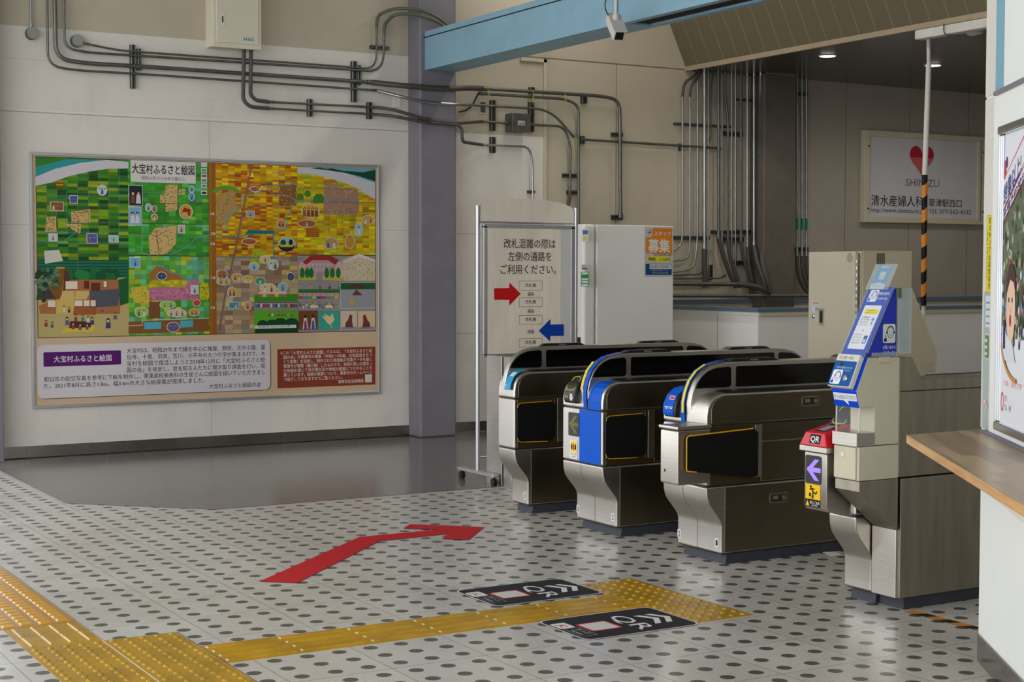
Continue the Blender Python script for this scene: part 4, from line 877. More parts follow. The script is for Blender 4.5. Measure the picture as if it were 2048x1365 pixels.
for a in ((195, 371, 213, 390, (170, 205, 205), 3), (359, 410, 384, 437, (200, 150, 70), 0), (291, 408, 302, 422, (140, 190, 190), 1), (304, 412, 313, 424, (170, 120, 100), 1), (303, 429, 314, 440, (200, 120, 70), 1), (378, 373, 388, 384, (90, 170, 190), 1), (378, 386, 388, 401, (80, 160, 210), 1), (554, 440, 570, 456, (200, 130, 80), 2), (314, 545, 332, 560, (60, 80, 90), 1), (434, 540, 454, 558, (170, 110, 60), 2), (464, 548, 484, 562, (210, 150, 70), 2), (486, 552, 506, 566, (210, 170, 60), 2), (498, 526, 518, 540, (150, 190, 190), 1), (520, 512, 540, 526, (200, 190, 150), 1), (536, 520, 556, 540, (180, 200, 190), 2), (510, 555, 530, 570, (80, 150, 120), 1), (520, 568, 552, 586, (210, 190, 140), 2), (556, 566, 574, 584, (120, 180, 200), 1), (455, 576, 473, 594, (210, 160, 90), 2), (488, 604, 502, 620, (200, 150, 110), 1), (574, 546, 588, 562, (60, 80, 130), 1), (334, 619, 372, 634, (200, 190, 170), 3), (378, 618, 398, 632, (206, 150, 50), 2), (334, 645, 358, 664, (120, 90, 130), 2), (320, 603, 350, 617, (150, 190, 90), 2), (270, 615, 295, 634, (150, 190, 90), 2), (386, 600, 400, 612, (200, 70, 60), 1), (603, 408, 638, 436, (214, 170, 60), 4), (596, 441, 631, 454, (160, 100, 40), 1), (710, 446, 725, 472, (170, 190, 200), 1), (724, 432, 748, 448, (200, 160, 90), 2), (648, 476, 676, 498, (190, 150, 90), 2), (691, 470, 708, 497, (196, 140, 60), 0), (484, 478, 512, 489, (170, 90, 60), 2), (500, 374, 518, 383, (160, 100, 60), 1), (434, 556, 460, 570, (190, 170, 130), 2)): vig(*a[:6], True)
(a, b_), (c_, d_) = Q(556, 504), Q(590, 475); f.oval((a+c_)/2, (b_+d_)/2, (c_-a)/2+.004, (d_-b_)/2+.004, (222, 214, 190), 9); f.oval((a+c_)/2, (b_+d_)/2, (c_-a)/2, (d_-b_)/2, (150, 190, 180), 10); f.ring((a+c_)/2, (b_+d_)/2, (c_-a)/2, (d_-b_)/2, .05, (50, 40, 36), 11, 190, 350); f.poly([(a+.02, b_+.04), (c_-.02, b_+.04), (c_-.02, b_+.06), (a+.02, b_+.06)], (206, 180, 40), 12); f.oval(a+.045, d_-.05, .025, .03, (40, 84, 50), 11); f.oval(c_-.04, d_-.045, .018, .028, (30, 34, 36), 11)
(a, b_), (c_, d_) = Q(612, 474), Q(638, 456); f.rect(a, b_, c_, d_, (150, 70, 30), 9)
for i in range(6):
    for j in range(4): f.rect(a+.006+(c_-a)*i/6, b_+.004+(d_-b_)*j/4, a+(c_-a)*(i+1)/6, b_+(d_-b_)*(j+1)/4-.002, (190, 130, 40), 10)
(a, b_) = Q(363, 432); (c_, d_) = Q(380, 416); f.poly([(a, b_+.02), (a+.02, d_), (c_, d_-.01), (c_, b_)], (140, 50, 36), 11); f.rect(a+.005, b_, c_-.02, b_+.03, (206, 160, 80), 11)
# red gate, small houses
(a, b_) = Q(112, 378); f.rect(a, b_, a+.006, b_+.05, (190, 40, 30), 9); f.rect(a+.05, b_, a+.056, b_+.05, (190, 40, 30), 9); f.rect(a-.01, b_+.042, a+.066, b_+.052, (190, 40, 30), 9); f.rect(a, b_+.028, a+.056, b_+.036, (210, 170, 40), 9)
for py, cc in ((334, (200, 206, 206)), (345, (90, 150, 80)), (356, (180, 60, 60)), (365, (70, 140, 110)), (376, (90, 130, 180)), (390, (60, 60, 70))): p = Q(402, py); f.rect(p[0], p[1], p[0]+.05, p[1]+.035, (214, 214, 210), 8); f.rect(p[0]+.006, p[1]+.008, p[0]+.044, p[1]+.026, cc, 9)
for px, py in ((420, 430), (422, 470), (421, 490), (422, 558), (421, 618)): p = Q(px, py); f.rect(p[0], p[1], p[0]+.035, p[1]+.018, (206, 204, 206), 9); f.rect(p[0]+.006, p[1]+.004, p[0]+.02, p[1]+.014, (90, 90, 100), 10)
# title sheet
(a, b_), (c_, d_) = Q(261, 364), Q(391, 325); f.rect(a, b_, c_, d_, (214, 210, 206), 8); f.text('大宝村ふるさと絵図', a+.012, c_-.012, b_+.074, .085, (36, 26, 26), 9, .018); f.text('昭和20年から30年の暮らし', a+.09, c_-.09, b_+.022, .034, (90, 78, 84), 9)
# green block with parade
f.poly(QL(508, 590, 595, 588, 595, 660, 508, 664), (90, 170, 40), 9); f.poly(QL(508, 590, 595, 588, 595, 603, 508, 604), (60, 140, 40), 10); f.poly(QL(508, 604, 595, 603, 595, 620, 508, 621), (140, 130, 136), 10)
for k in range(17): person(512+k*5, 608, 1.1, None, 12)
for k in range(8): px = 538+k*6.4; person(px, 627, .9, None, 12)
for k in range(7):
    p = Q(520+k*8, 587); f.rect(p[0]-.012, p[1]-.03, p[0]+.02, p[1], [(196, 90, 100), (214, 190, 60), (90, 150, 80)][k % 3], 11); f.rect(p[0]-.014, p[1]-.004, p[0]+.022, p[1]+.012, (222, 190, 190), 12)
for px, rr in ((525, .05), (543, .055), (560, .07), (583, .07)): p = Q(px, 650); f.oval(p[0], p[1]-.005, rr, rr*.9, (26, 70, 42), 11, 14)
(a, b_), (c_, d_) = Q(509, 658), Q(592, 650); f.rect(XT1+.33, ZB, XD, b_+.004, (26, 66, 40), 11); f.rect(a, b_, c_, d_, (214, 212, 206), 12); f.text('栗東市', a+.03, a+.13, b_+.008, .018, (90, 90, 90), 13); f.text('大宝村ふるさと絵図の会', a+.14, c_-.09, b_+.008, .016, (120, 120, 120), 13); f.oval(c_-.07, b_+.018, .012, .007, (90, 160, 60), 13)
# school, sports field, stalls, shrine, four pictures
zz = Q(670, 512)[1]; f.rect(XD, ZB, XE, zz, (150, 144, 144), 2)
f.poly(QL(597, 560, 597, 530, 606, 520, 620, 512, 660, 512, 680, 522, 686, 530, 686, 562), (206, 176, 168), 9); f.poly(QL(604, 524, 620, 512, 661, 512, 678, 521, 670, 530, 656, 521, 624, 521, 612, 530), (156, 50, 50), 10); f.poly(QL(597, 530, 604, 524, 612, 530, 612, 555, 597, 556), (214, 160, 150), 10); f.poly(QL(612, 530, 624, 521, 656, 521, 670, 530, 670, 554, 612, 554), (196, 150, 148), 10)
for i in range(7):
    for j in range(2): p = Q(616+i*7.4, 530+j*10); f.rect(p[0], p[1]-.01, p[0]+.018, p[1]+.012, (170, 190, 206), 11)
for px in (604, 614, 622, 653, 664, 676): p = Q(px, 545); f.oval(p[0], p[1]-.006, .022, .045, (34, 116, 50), 12, 12)
f.poly(QL(634, 545, 643, 545, 646, 563, 631, 563), (150, 144, 150), 12); f.poly(QL(597, 556, 630, 556, 630, 561, 597, 561), (190, 180, 50), 12); f.poly(QL(648, 556, 686, 556, 686, 561, 648, 561), (190, 180, 50), 12)
f.poly(QL(684, 520, 700, 514, 718, 508, 735, 514, 750, 520, 750, 562, 687, 562), (200, 186, 156), 8); f.poly(QL(684, 526, 718, 508, 750, 520, 750, 524, 718, 513, 690, 526), (214, 208, 206), 9)
for k in range(60): p = Q(690+rng.random()*58, 524+rng.random()*36); f.rect(p[0], p[1], p[0]+.004, p[1]+.008, rng.choice([BLK, (150, 60, 50), (60, 80, 110)]), 10)
f.poly(QL(597, 579, 680, 579, 680, 586, 597, 586), (50, 110, 60), 9)
for k in range(9):
    p = Q(600+k*9, 592); f.rect(p[0]-.014, p[1]-.002, p[0]+.022, p[1]+.022, (222, 200, 196), 10)
    for q in range(3): f.rect(p[0]-.012+.012*q, p[1], p[0]-.006+.012*q, p[1]+.02, (196, 70, 76), 11)
    f.rect(p[0]-.014, p[1]-.024, p[0]+.022, p[1]-.006, [(190, 50, 50), (60, 150, 150), (90, 170, 60), (210, 190, 40), (60, 80, 150)][k % 5], 10)
for px in (620, 650): p = Q(px, 612); f.rect(p[0], p[1]-.02, p[0]+.07, p[1]+.004, (214, 208, 190), 10); f.poly([(p[0]+.01, p[1]+.004), (p[0]+.06, p[1]+.004), (p[0]+.035, p[1]+.03)], (210, 170, 40), 10)
for k in range(12): person(600+k*6.5, 608+4*(k % 2), .9)
for k in range(5): person(602+k*19, 572, 1)
(a, b_), (c_, d_) = Q(680, 618), Q(750, 565); f.rect(a, b_, c_, d_, (214, 210, 206), 10); f.rect(a+.004, b_+.004, c_, d_-.004, (150, 150, 156), 11); f.rect(a+.004, d_-.06, c_, d_-.004, (40, 90, 50), 12); f.poly([(a+.07, d_-.05), (c_-.08, d_-.05), (c_-.12, d_-.02), (a+.12, d_-.02)], (80, 58, 48), 13); f.poly([(a+.11, d_-.11), (c_-.12, d_-.11), (a+.15, d_-.06)], (110, 64, 44), 14); f.oval(a+.11, b_+.05, .018, .024, (200, 160, 40), 13)
for px0, px1, cc in ((597, 635, (120, 70, 44)), (636, 679, (60, 160, 140)), (680, 714, (206, 186, 168)), (715, 750, (214, 186, 150))):
    (a, b_), (c_, d_) = Q(px0, 660), Q(px1, 621); f.rect(a+.002, b_, c_-.001, min(d_, b_+.16), cc, 12)
    if px0 == 597:
        for q, cl in ((.35, (150, 60, 110)), (.75, (60, 90, 160))): xq = a+(c_-a)*q; f.poly([(xq-.026, b_+.005), (xq+.026, b_+.005), (xq+.012, b_+.10), (xq-.012, b_+.10)], (210, 206, 200), 13); f.poly([(xq-.016, b_+.005), (xq+.016, b_+.005), (xq+.008, b_+.075), (xq-.008, b_+.075)], cl, 14); f.oval(xq, b_+.112, .010, .013, (44, 34, 34), 14, 10)
    elif px0 == 636: f.poly([(a+.09, b_+.05), (a+.03, b_+.12), (a+.07, b_+.11), (a+.05, b_+.14), (a+.11, b_+.11), (a+.13, b_+.14), (a+.15, b_+.08), (a+.11, b_+.04)], (222, 196, 150), 13); f.line([(a+.11, b_+.05), (a+.13, b_+.01)], .006, (222, 196, 150), 13)
    else:
        q = 1 if px0 == 680 else -1; xq = (a+c_)/2; f.poly([(xq-.035*q, b_+.02), (xq+.04*q, b_+.02), (xq+.03*q, b_+.08), (xq+.035*q, b_+.12), (xq+.01*q, b_+.13), (xq-.01*q, b_+.08), (xq-.03*q, b_+.06)], (110, 60, 50), 13); f.rect(a+.01, b_+.006, c_-.01, b_+.022, (130, 124, 140), 14)
f.mb.build('map_print', t)
# captions
f = wall_frame(.0005)
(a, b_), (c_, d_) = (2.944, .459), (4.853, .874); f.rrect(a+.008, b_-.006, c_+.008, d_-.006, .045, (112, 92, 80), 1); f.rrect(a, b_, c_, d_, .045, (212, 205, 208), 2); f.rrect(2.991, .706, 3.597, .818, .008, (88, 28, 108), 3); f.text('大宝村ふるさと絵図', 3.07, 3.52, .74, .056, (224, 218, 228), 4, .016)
L1 = ['大宝村は、昭和29年まで綣を中心に蜂屋、野尻、北中小路、霊', '仙寺、十里、苅原、笠川、小平井の九つの字が集まる村で、大', '宝村を絵図で復活しようと2018年12月に「大宝村ふるさと絵', '図の会」を発足し、昔を知る人たちに聞き取り調査を行い、昭']
for k, s_ in enumerate(L1): f.text(s_, 3.643, 4.808, .797-.0515*k, .044, (44, 38, 40), 4)
f.text('和22年の航空写真を参考に下絵を制作し、栗東高校美術科の生徒さんに絵図を描いていただきまし', 2.991, 4.808, .591, .044, (44, 38, 40), 4); f.text('た。2021年8月に高さ1.8m、幅3.6mの大きな絵屏風が完成しました。', 2.991, 4.285, .540, .044, (44, 38, 40), 4); f.text('大宝村ふるさと絵図の会', 4.320, 4.770, .488, .044, (44, 38, 40), 4)
f.rect(4.917, .466, 5.820, .793, (138, 62, 44), 2)
L2 = ['※この「大宝村ふるさと絵図」パネルは、「大宝村ふるさと絵', '図の会」が栗東市の事業（令和2～4年度、元気創造まちづ', 'くり事業）を活用し、制作された屏風絵の写真データを基に', '栗東市が複製（縮小版）したものです。地域の思いの詰まっ', 'た絵図を通じて世代間交流や地域の愛着につながることを', '願っています。絵図の概要について、栗東市のホームページ', 'で紹介しておりますのでご覧ください。']
for k, s_ in enumerate(L2): f.text(s_, 4.945 if k == 0 else 4.972, 5.788 if k < 6 else 5.51, .748-.0372*k, .034, (226, 212, 206), 4, .008)
f.text('栗東市自治振興課', 5.47, 5.705, .489, .034, (226, 212, 206), 4, .008); f.rect(5.722, .487, 5.786, .556, (210, 204, 204), 4); f.rect(5.55, .4065, 5.84, .4135, (210, 208, 206), 3)
f.mb.build('caption_print', t)

# ================================================================= clinic sign
t = thing('clinic_sign', 'white framed clinic sign with a red heart on the far wall', 'sign')
x0, x1, z0, z1 = 11.41, 13.18, 1.958, 2.916
mb = MB()
for a, b_, c_, d_ in ((x0, x0+.075, z0, z1), (x1-.11, x1, z0, z1), (x0+.075, x1-.11, z0, z0+.062), (x0+.075, x1-.11, z1-.062, z1)): mb.box(a, b_, YW-.07, YW, c_, d_, 'cream_metal')
mb.build('frame', t, .006)
mb = MB(); mb.box(x0+.07, x1-.1, YW-.05, YW, z0+.06, z1-.06, 'sign_white'); mb.build('panel', t)
f = Frame((0, YW-.0505, 0), (1, 0, 0), (0, 0, 1), step=.0008)
def PS(px, py): p = onY(px, py, YW-.05); return p.x, p.z
hx, hz = PS(1843.5, 318); hw = PS(1867.5, 318)[0]-hx
hp = [(16*math.sin(a_)**3/16, (13*math.cos(a_)-5*math.cos(2*a_)-2*math.cos(3*a_)-math.cos(4*a_))/16) for a_ in [6.2832*k/40 for k in range(40)]]
hp = [(hx+p[0]*hw, hz+p[1]*hw*1.02) for p in hp]; f.poly(hp, (178, 34, 58), 1)
lo = [p for p in hp if p[1] < hz+.0*hw+.02]; 
f.poly(sorted(lo, key=lambda p: math.atan2(p[1]-(hz-.07), p[0]-hx)), (206, 96, 96), 2)
ti = lambda s_, pa, pb, hpx, col, bold=0: f.text(s_, PS(*pa)[0], PS(*pb)[0], PS(*pa)[1], hpx, col, 2, bold)
ti('SHIMIZU', (1811, 372), (1878, 372), .11, (110, 106, 112)); ti('清水産婦人科', (1742, 410), (1847, 410), .128, (64, 54, 66), .008); ti('草津駅西口', (1857, 412), (1923, 412), .092, (64, 54, 66), .008)
ti('http://www.shimizu-lc.jp', (1741, 424), (1848, 424), .066, (76, 66, 78)); ti('TEL 077-562-4332', (1857, 427), (1942, 427), .068, (76, 66, 78))
f.mb.build('lettering', t)
mb = MB()
for q in (2.1, 2.75):
    for xx in (x0+.035, x1-.03): mb.lathe([(.012, 0), (.010, .005)], (xx+.02*(xx < 12), YW-.07, q), (0, -1, 0), 'bracket', 10)
mb.box(x1-.065, x1-.058, YW-.0712, YW-.07, z0+.03, z1-.03, 'bracket'); mb.build('fixings', t)

# ================================================================= conduits on the back wall
def WP(px, py, off=.06):
    if isinstance(off, tuple) and len(off) == 2:                                   # stands clear of the square column it passes in front of
        lo_, hi_ = off; k = min(max((px-765)/38, 0), 1)*min(max((962-px)/40, 0), 1); off = lo_+(hi_-lo_)*k*k*(3-2*k)
    return onY(px, py, YW-off)
def conduit(label, segs, group=None, name='conduit', cat='conduit'):
    """segs: [(part name or None, px list, width px, material, wall offset, fillet)]"""
    t = thing(name, label, cat, group=group)
    for nm, pts, wpx, mat, off, fil in segs:
        P = [WP(pts[i], pts[i+1], off[i//2] if isinstance(off, list) else off) for i in range(0, len(pts), 2)]
        dep = (P[0]-Vector((0, 0, H))).dot(fw); r_ = wpx/2*dep/F
        mb = MB(); mb.tube(fillet(P, fil) if len(P) > 2 else P, r_, mat, 12)
        o = mb.build(nm, t)
        if nm == 'pipe':                                         # couplings at the ends
            mb = MB()
            for a, b_ in ((P[0], P[1]), (P[-1], P[-2])):
                mb = MB(); d_ = (b_-a).normalized(); mb.tube([a, a+d_*.05], r_*1.28, mat, 12); mb.build('coupling', t)
    return t
G_, D_, FX = 'galvanised', 'galvanised_dark', 'flex_dark'
def jbox(px, py, rpx, t, off=.035):
    p = WP(px, py, .0); dep = (p-Vector((0, 0, H))).dot(fw); r_ = rpx*dep/F
    mb = MB(); mb.lathe([(r_, 0), (r_, .045), (r_*.96, .055)], p, (0, -1, 0), 'galvanised_dark', 26); mb.lathe([(r_*.94, .055), (r_*.93, .058)], p, (0, -1, 0), 'galvanised', 26); mb.build('junction_box', t)
t = conduit('thin drop pipe ending in a round junction box at the top left', [('pipe', (61.5, -25, 62, 60), 4.2, G_, .03, .1)]); jbox(62, 68, 12.3, t)
conduit('leftmost of three bent conduits, running lowest along the mural wall', [('pipe', (94, -25, 96, 132, 155, 141, 280, 148, 755, 181), 5, D_, .06, .22), ('flexible_sleeve', (755, 181, 800, 193, 850, 205, 922, 210, 948, 210), 6.5, 'galvanised', (.06, .25), .1), ('pipe', (948, 210, 1100, 219, 1148, 275), 5, D_, .07, .2), ('pipe', (1162, 279, 1445, 297), 5, D_, .05, .1)])
conduit('thickest galvanised conduit sweeping from top left across to the column', [('pipe', (109, -25, 112, 118, 175, 127, 270, 132, 745, 165), 8.5, D_, .06, .26), ('flexible_sleeve', (745, 165, 800, 171, 890, 178, 935, 176, 965, 177), 11, FX, (.07, .255), .1), ('pipe', (965, 177, 1200, 192, 1239, 200, 1240, 250, 1241, 436), 7.5, D_, .07, .22)])
conduit('bent conduit right of the thick one, rising again beside the column', [('pipe', (128, -25, 129, 96, 175, 105, 700, 139, 766, 144, 768, 70), 5.2, D_, .06, .2), ('flexible_sleeve', (768, 70, 769, 48, 790, 27, 830, 28, 870, 40, 892, 55), 7, 'flex_green', (.06, .3), .12)])
t = conduit('thin conduit from a round box, topmost on the mural wall', [('pipe', (165, 86, 236, 101, 700, 134, 752, 139, 753, 55), 4.2, D_, .05, .16), ('flexible_sleeve', (753, 55, 755, 30, 785, 17, 835, 18, 870, 30, 900, 54), 6.5, 'flex_green', (.05, .3), .12)]); jbox(152, 83, 12.3, t)
conduit('left dark hose leaving the cream wall box, lower run', [('flexible_sleeve', (488, 97, 486, 200, 500, 214, 538, 217), 8, FX, .13, .2), ('pipe', (538, 217, 755, 229), 4.6, D_, .05, .1), ('flexible_sleeve', (755, 229, 790, 233, 850, 245, 916, 250, 924, 258, 924, 284, 965, 290), 6.5, FX, (.05, .25), .1), ('pipe', (965, 290, 1058, 294, 1065, 325, 1066, 410), 4.6, G_, .05, .14)])
conduit('right dark hose leaving the cream wall box, upper run', [('flexible_sleeve', (502, 97, 501, 190, 512, 201, 538, 204), 8, FX, .13, .2), ('pipe', (538, 204, 755, 215), 4.6, D_, .05, .1), ('flexible_sleeve', (755, 215, 790, 220, 850, 239, 915, 247, 965, 243), 6.5, FX, (.05, .25), .1), ('pipe', (965, 243, 1020, 247), 4.6, D_, .05, .1)])
conduit('conduit leaving the grey wall box and turning down behind the signboard', [('pipe', (1056, 249, 1128, 253, 1141, 290, 1140, 382), 5, D_, .05, .16), ('flexible_sleeve', (1140, 382, 1139, 398, 1134, 425), 7, FX, .05, .05)])
conduit('conduit just below the thick one, turning down left of the vending machine', [('pipe', (958, 187, 1128, 198, 1157, 210, 1157, 470), 6, D_, .06, .24)])
conduit('short black cable looping down to the column edge', [('cable', (957, 186, 948, 205, 936, 220, 918, 224), 3.6, 'cable_black', .12, .08)], None, 'cable', 'cable')
# risers
GR_ = 'vertical riser conduits beside the far column'
def riser(label, *segs): conduit(label, segs, GR_)
B = 250; 
riser('leftmost riser conduit, its foot swept left behind the vending machine', ('flexible_sleeve', (1405, 130, 1392, 150, 1368, 165, 1365, 193), 5.5, FX, .07, .1), ('pipe', (1365, 193, 1365, 470, 1362, 492, 1335, 507), 4, G_, .05, .16))
riser('second riser conduit from the left, its foot swept left', ('flexible_sleeve', (1408, 132, 1400, 150, 1382, 170, 1380, 193), 5, FX, .07, .1), ('pipe', (1380, 193, 1380, 490, 1376, 519, 1330, 524), 3.8, G_, .05, .16))
riser('third riser conduit from the left, with the widest swept foot', ('pipe', (1395, 140, 1395, 485, 1388, 538, 1355, 544, 1330, 544), 3.8, G_, .05, .2))
riser('thick pale riser fourth from the left with a straight black sleeve', ('pipe', (1409, 140, 1409, 498), 7, G_, .08, .1), ('flexible_sleeve', (1409, 498, 1409, 540, 1411, 575), 11, FX, .08, .1))
riser('thin riser hugging the right side of the thick pale one', ('pipe', (1417, 140, 1416, 520, 1414, 560), 3.6, G_, .04, .1))
riser('short kinked riser ending halfway down', ('pipe', (1427, 140, 1421, 180, 1422, 265, 1420, 284), 3, D_, .04, .05))
riser('thick dull grey riser with a hose swinging right at its foot', ('pipe', (1437, 140, 1437, 478), 6.5, D_, .08, .1), ('flexible_sleeve', (1437, 478, 1446, 510, 1458, 545, 1472, 575), 9.5, FX, .10, .1))
riser('bright thin riser right of the dull grey one', ('pipe', (1444, 148, 1444, 495), 3.8, G_, .06, .1))
riser('riser that jogs right near its top', ('pipe', (1450, 140, 1450, 190, 1456, 235, 1456, 476), 5, D_, .06, .15), ('flexible_sleeve', (1456, 476, 1459, 510, 1470, 545, 1480, 575), 8.5, FX, .12, .1))
riser('left one of the thin close pair in the middle of the bundle', ('pipe', (1463.5, 142, 1463.5, 520), 3, G_, .05, .1))
riser('right one of the thin close pair in the middle of the bundle', ('pipe', (1471, 142, 1471, 548), 3, G_, .05, .1))
riser('dark riser with a copper coloured joint', ('pipe', (1482, 143, 1482, 482), 5, D_, .07, .1), ('flexible_sleeve', (1482, 482, 1486, 515, 1497, 545, 1503, 575), 7.5, FX, .10, .1))
riser('grey riser left of the two bright thick ones', ('pipe', (1494.5, 140, 1494.5, 494), 4.2, G_, .09, .1), ('flexible_sleeve', (1494.5, 494, 1498, 535, 1508, 575), 7.5, FX, .12, .1))
riser('left one of the two bright thick risers by the far column', ('pipe', (1508, 140, 1508, 492), 6.2, G_, .12, .1), ('flexible_sleeve', (1508, 492, 1513, 525, 1527, 560, 1530, 580), 9, FX, [.12, .20, .27, .27], .1))
riser('right one of the two bright thick risers by the far column', ('pipe', (1521.6, 140, 1521.6, 494), 7.4, G_, .14, .1), ('flexible_sleeve', (1521.6, 494, 1524, 530, 1535, 562, 1542, 585), 10, FX, [.14, .24, .29, .29], .1))
for px, lb, wpx in ((1594, 'left', 5.2), (1604, 'middle', 4.6), (1612.5, 'right', 4.2)):
    riser(lb+' one of three bright risers right of the far column', ('pipe', (px, 150, px, 512), wpx, G_, .06, .1), ('flexible_sleeve', (px, 512, px+1, 545, px+12, 575, px+34, 598), wpx+3.5, FX, .10, .15))
t = thing('pipe_marker', 'green tape markers round the three bright risers', 'marker')
for px in (1594, 1604, 1612.5):
    p, q = WP(px, 437, .06), WP(px, 460, .06); mb = MB(); mb.tube([p, q], .0145, 'print', 12); mb.c = [(30, 120, 104)]*len(mb.f); mb.build('tape', t)
GH = 'horizontal pipes low behind the parapet'
conduit('thin dark pipe, topmost of the horizontal ones behind the parapet', [('pipe', (1330, 551, 1400, 549, 1408, 540, 1409, 530), 3, FX, .05, .05)], GH)
conduit('dark pipe second from the top behind the parapet', [('pipe', (1330, 558, 1440, 557, 1452, 550), 3.4, FX, .07, .05)], GH)
conduit('thick horizontal pipe ending in a black hose behind the parapet', [('pipe', (1330, 568, 1480, 569), 9, D_, .20, .1), ('flexible_sleeve', (1480, 569, 1510, 573, 1542, 584), 11, FX, [.20, .24, .27], .1)], GH)
conduit('lowest horizontal pipe just above the parapet cap', [('pipe', (1330, 592, 1640, 592), 7.5, D_, .26, .1)], GH)
mb = MB(); a, b_ = WP(1330, 575, .02), WP(1640, 600, .02)
# channel brackets
GB = 'slotted steel channel brackets fixing the conduits'
def bracket(px0, py0, px1, py1, label, off=.03):
    a, b_ = WP(px0, py0, off), WP(px1, py1, off); t = MB()
    x0_, x1_, z0_, z1_ = min(a.x, b_.x), max(a.x, b_.x), min(a.z, b_.z), max(a.z, b_.z)
    t.box(x0_, x1_, YW-off, YW, z0_, z1_, 'bracket')
    if x1_-x0_ > z1_-z0_: t.box(x0_, x1_, YW-off-.006, YW-off, z0_+.004, z0_+.012, 'galvanised_dark'); t.box(x0_, x1_, YW-off-.006, YW-off, z1_-.012, z1_-.004, 'galvanised_dark')
    else: t.box(x0_, x0_+.010, YW-off-.006, YW-off, z0_, z1_, 'galvanised'); t.box(x1_-.010, x1_, YW-off-.006, YW-off, z0_, z1_, 'galvanised_dark')
    tag(t.build('channel_bracket'), label, 'bracket', GB)
for a in ((261, 89, 271, 177, 'long upright bracket left above the mural'), (275, 97, 282, 141, 'short upright bracket beside the left long one'), (704, 122, 714, 204, 'long upright bracket right above the mural'), (715, 130, 722, 170, 'short upright bracket beside the right long one'), (616, 198, 625, 233, 'small upright bracket under the conduits, left of its pair'), (735, 204, 744, 238, 'small upright bracket nearest the column on the mural side'),
          (742, 90, 778, 100, 'small level bracket on the twin pipes beside the column'), (982, 200, 991, 262, 'upright bracket left of the grey wall box'), (1060, 174, 1069, 188, 'stub bracket on the thick conduit above the grey box'), (1059, 204, 1068, 264, 'upright bracket right of the grey wall box'), (982, 274, 991, 306, 'upright bracket above the white wall patch'), (1164, 188, 1174, 207, 'small bracket on the thick conduit before its bend'), (1163, 272, 1169, 288, 'clip bracket where the thin pipe runs on right'), (1225, 265, 1246, 274, 'level bracket high on the long drop pipe'), (1225, 430, 1246, 440, 'level bracket low on the long drop pipe'), (1057, 381, 1070, 387, 'little clip above the signboard top'), (1127, 347, 1153, 356, 'upper level bracket between two drop pipes'), (1136, 381, 1155, 390, 'lower level bracket between two drop pipes'),
          (1350, 245, 1424, 254, 'upper level bracket across the left risers'), (1424, 249, 1462, 256, 'upper level bracket across the middle risers'), (1447, 262, 1486, 273, 'level bracket stepped below the middle risers'), (1474, 197, 1530, 205, 'uppermost bracket across the thick bright risers'), (1350, 472, 1420, 480, 'lower level bracket across the left risers'), (1425, 461, 1470, 468, 'lower level bracket across the middle risers'), (1447, 474, 1488, 484, 'lower stepped bracket under the middle risers'), (1476, 460, 1532, 469, 'lower bracket across the thick bright risers'), (1470, 522, 1510, 531, 'bottom bracket behind the swinging hoses'), (1583, 183, 1616, 192, 'upper bracket on the three bright risers'), (1583, 155, 1616, 159, 'topmost bracket on the three bright risers'), (1582, 494, 1617, 504, 'lower bracket on the three bright risers'), (1417, 530, 1425, 560, 'short upright bracket between black hoses'), (1360, 287, 1364, 302, 'tiny clip where the thin pipe meets the risers')): bracket(*a)
for k, (px, py, dx) in enumerate(((974, 184, 0), (1064, 188, -2), (1128, 194, 0), (1151, 283, 0))):
    mb = MB(); p = WP(px, py, .075); mb.tube([p+Vector((0, .027*math.cos(R(30*a_)), .034*math.sin(R(30*a_))-.006)) for a_ in range(13)], .0028, 'yellow_tie', 6); q = p+Vector((0, -.03, 0)); mb.tube([q, q+Vector((.01*(-1)**k, -.005, -.07)), q+Vector((-.01, 0, -.10))], .0018, 'yellow_tie', 5)
    tag(mb.build('cable_tie'), ('leftmost yellow cable tie beside the column', 'second yellow cable tie along the thick conduit', 'yellow cable tie before the conduits turn down', 'yellow cable tie at the crossing of two drop pipes')[k], 'cable tie', 'yellow cable ties on the conduits')
# wall boxes
t = thing('wall_cabinet', 'cream steel electrical box high on the mural wall', 'electrical box')
a, b_ = WP(430, 90, .22), WP(520, -60, .22)
mb = MB(); mb.box(a.x, b_.x, YW-.2, YW, a.z, b_.z, 'box_cream'); mb.box(a.x-.012, b_.x+.012, YW-.2-.012, YW-.185, a.z-.012, b_.z+.012, 'box_cream'); mb.build('housing', t, .004)
mb = MB(); mb.box(a.x+.016, b_.x-.016, YW-.222, YW-.211, a.z+.025, b_.z-.02, 'box_cream'); dr = mb.build('door', t, .003)
mb = MB(); p = WP(445, 40, .223); mb.box(p.x-.012, p.x+.014, YW-.226, YW-.221, p.z-.05, p.z+.05, 'chrome'); mb.box(p.x-.004, p.x+.006, YW-.229, YW-.226, p.z-.02, p.z+.03, 'bracket'); mb.build('handle', dr)
f = Frame((0, YW-.2225, 0), (1, 0, 0), (0, 0, 1), step=.0008); p = onY(486, 82, YW-.2225); f.rect(p.x, p.z, p.x+.10, p.z+.04, (196, 204, 196), 0)
for k in range(5): f.poly([(p.x+.005+.018*k, p.z+.006), (p.x+.016+.018*k, p.z+.006), (p.x+.013+.018*k, p.z+.034)], (40, 110, 104), 1)
f.mb.build('label_sticker', dr)
t = thing('pull_box', 'dark grey square junction box on the beige wall', 'junction box')
a, b_ = WP(1019, 264, .08), WP(1056, 229, .08); mb = MB(); mb.box(a.x, b_.x, YW-.13, YW, a.z, b_.z, 'galvanised_dark'); mb.build('housing', t, .003)
f = Frame((0, YW-.131, 0), (1, 0, 0), (0, 0, 1), step=.0008); f.rect(a.x+.055, a.z+.06, a.x+.13, a.z+.10, (176, 182, 176), 0)
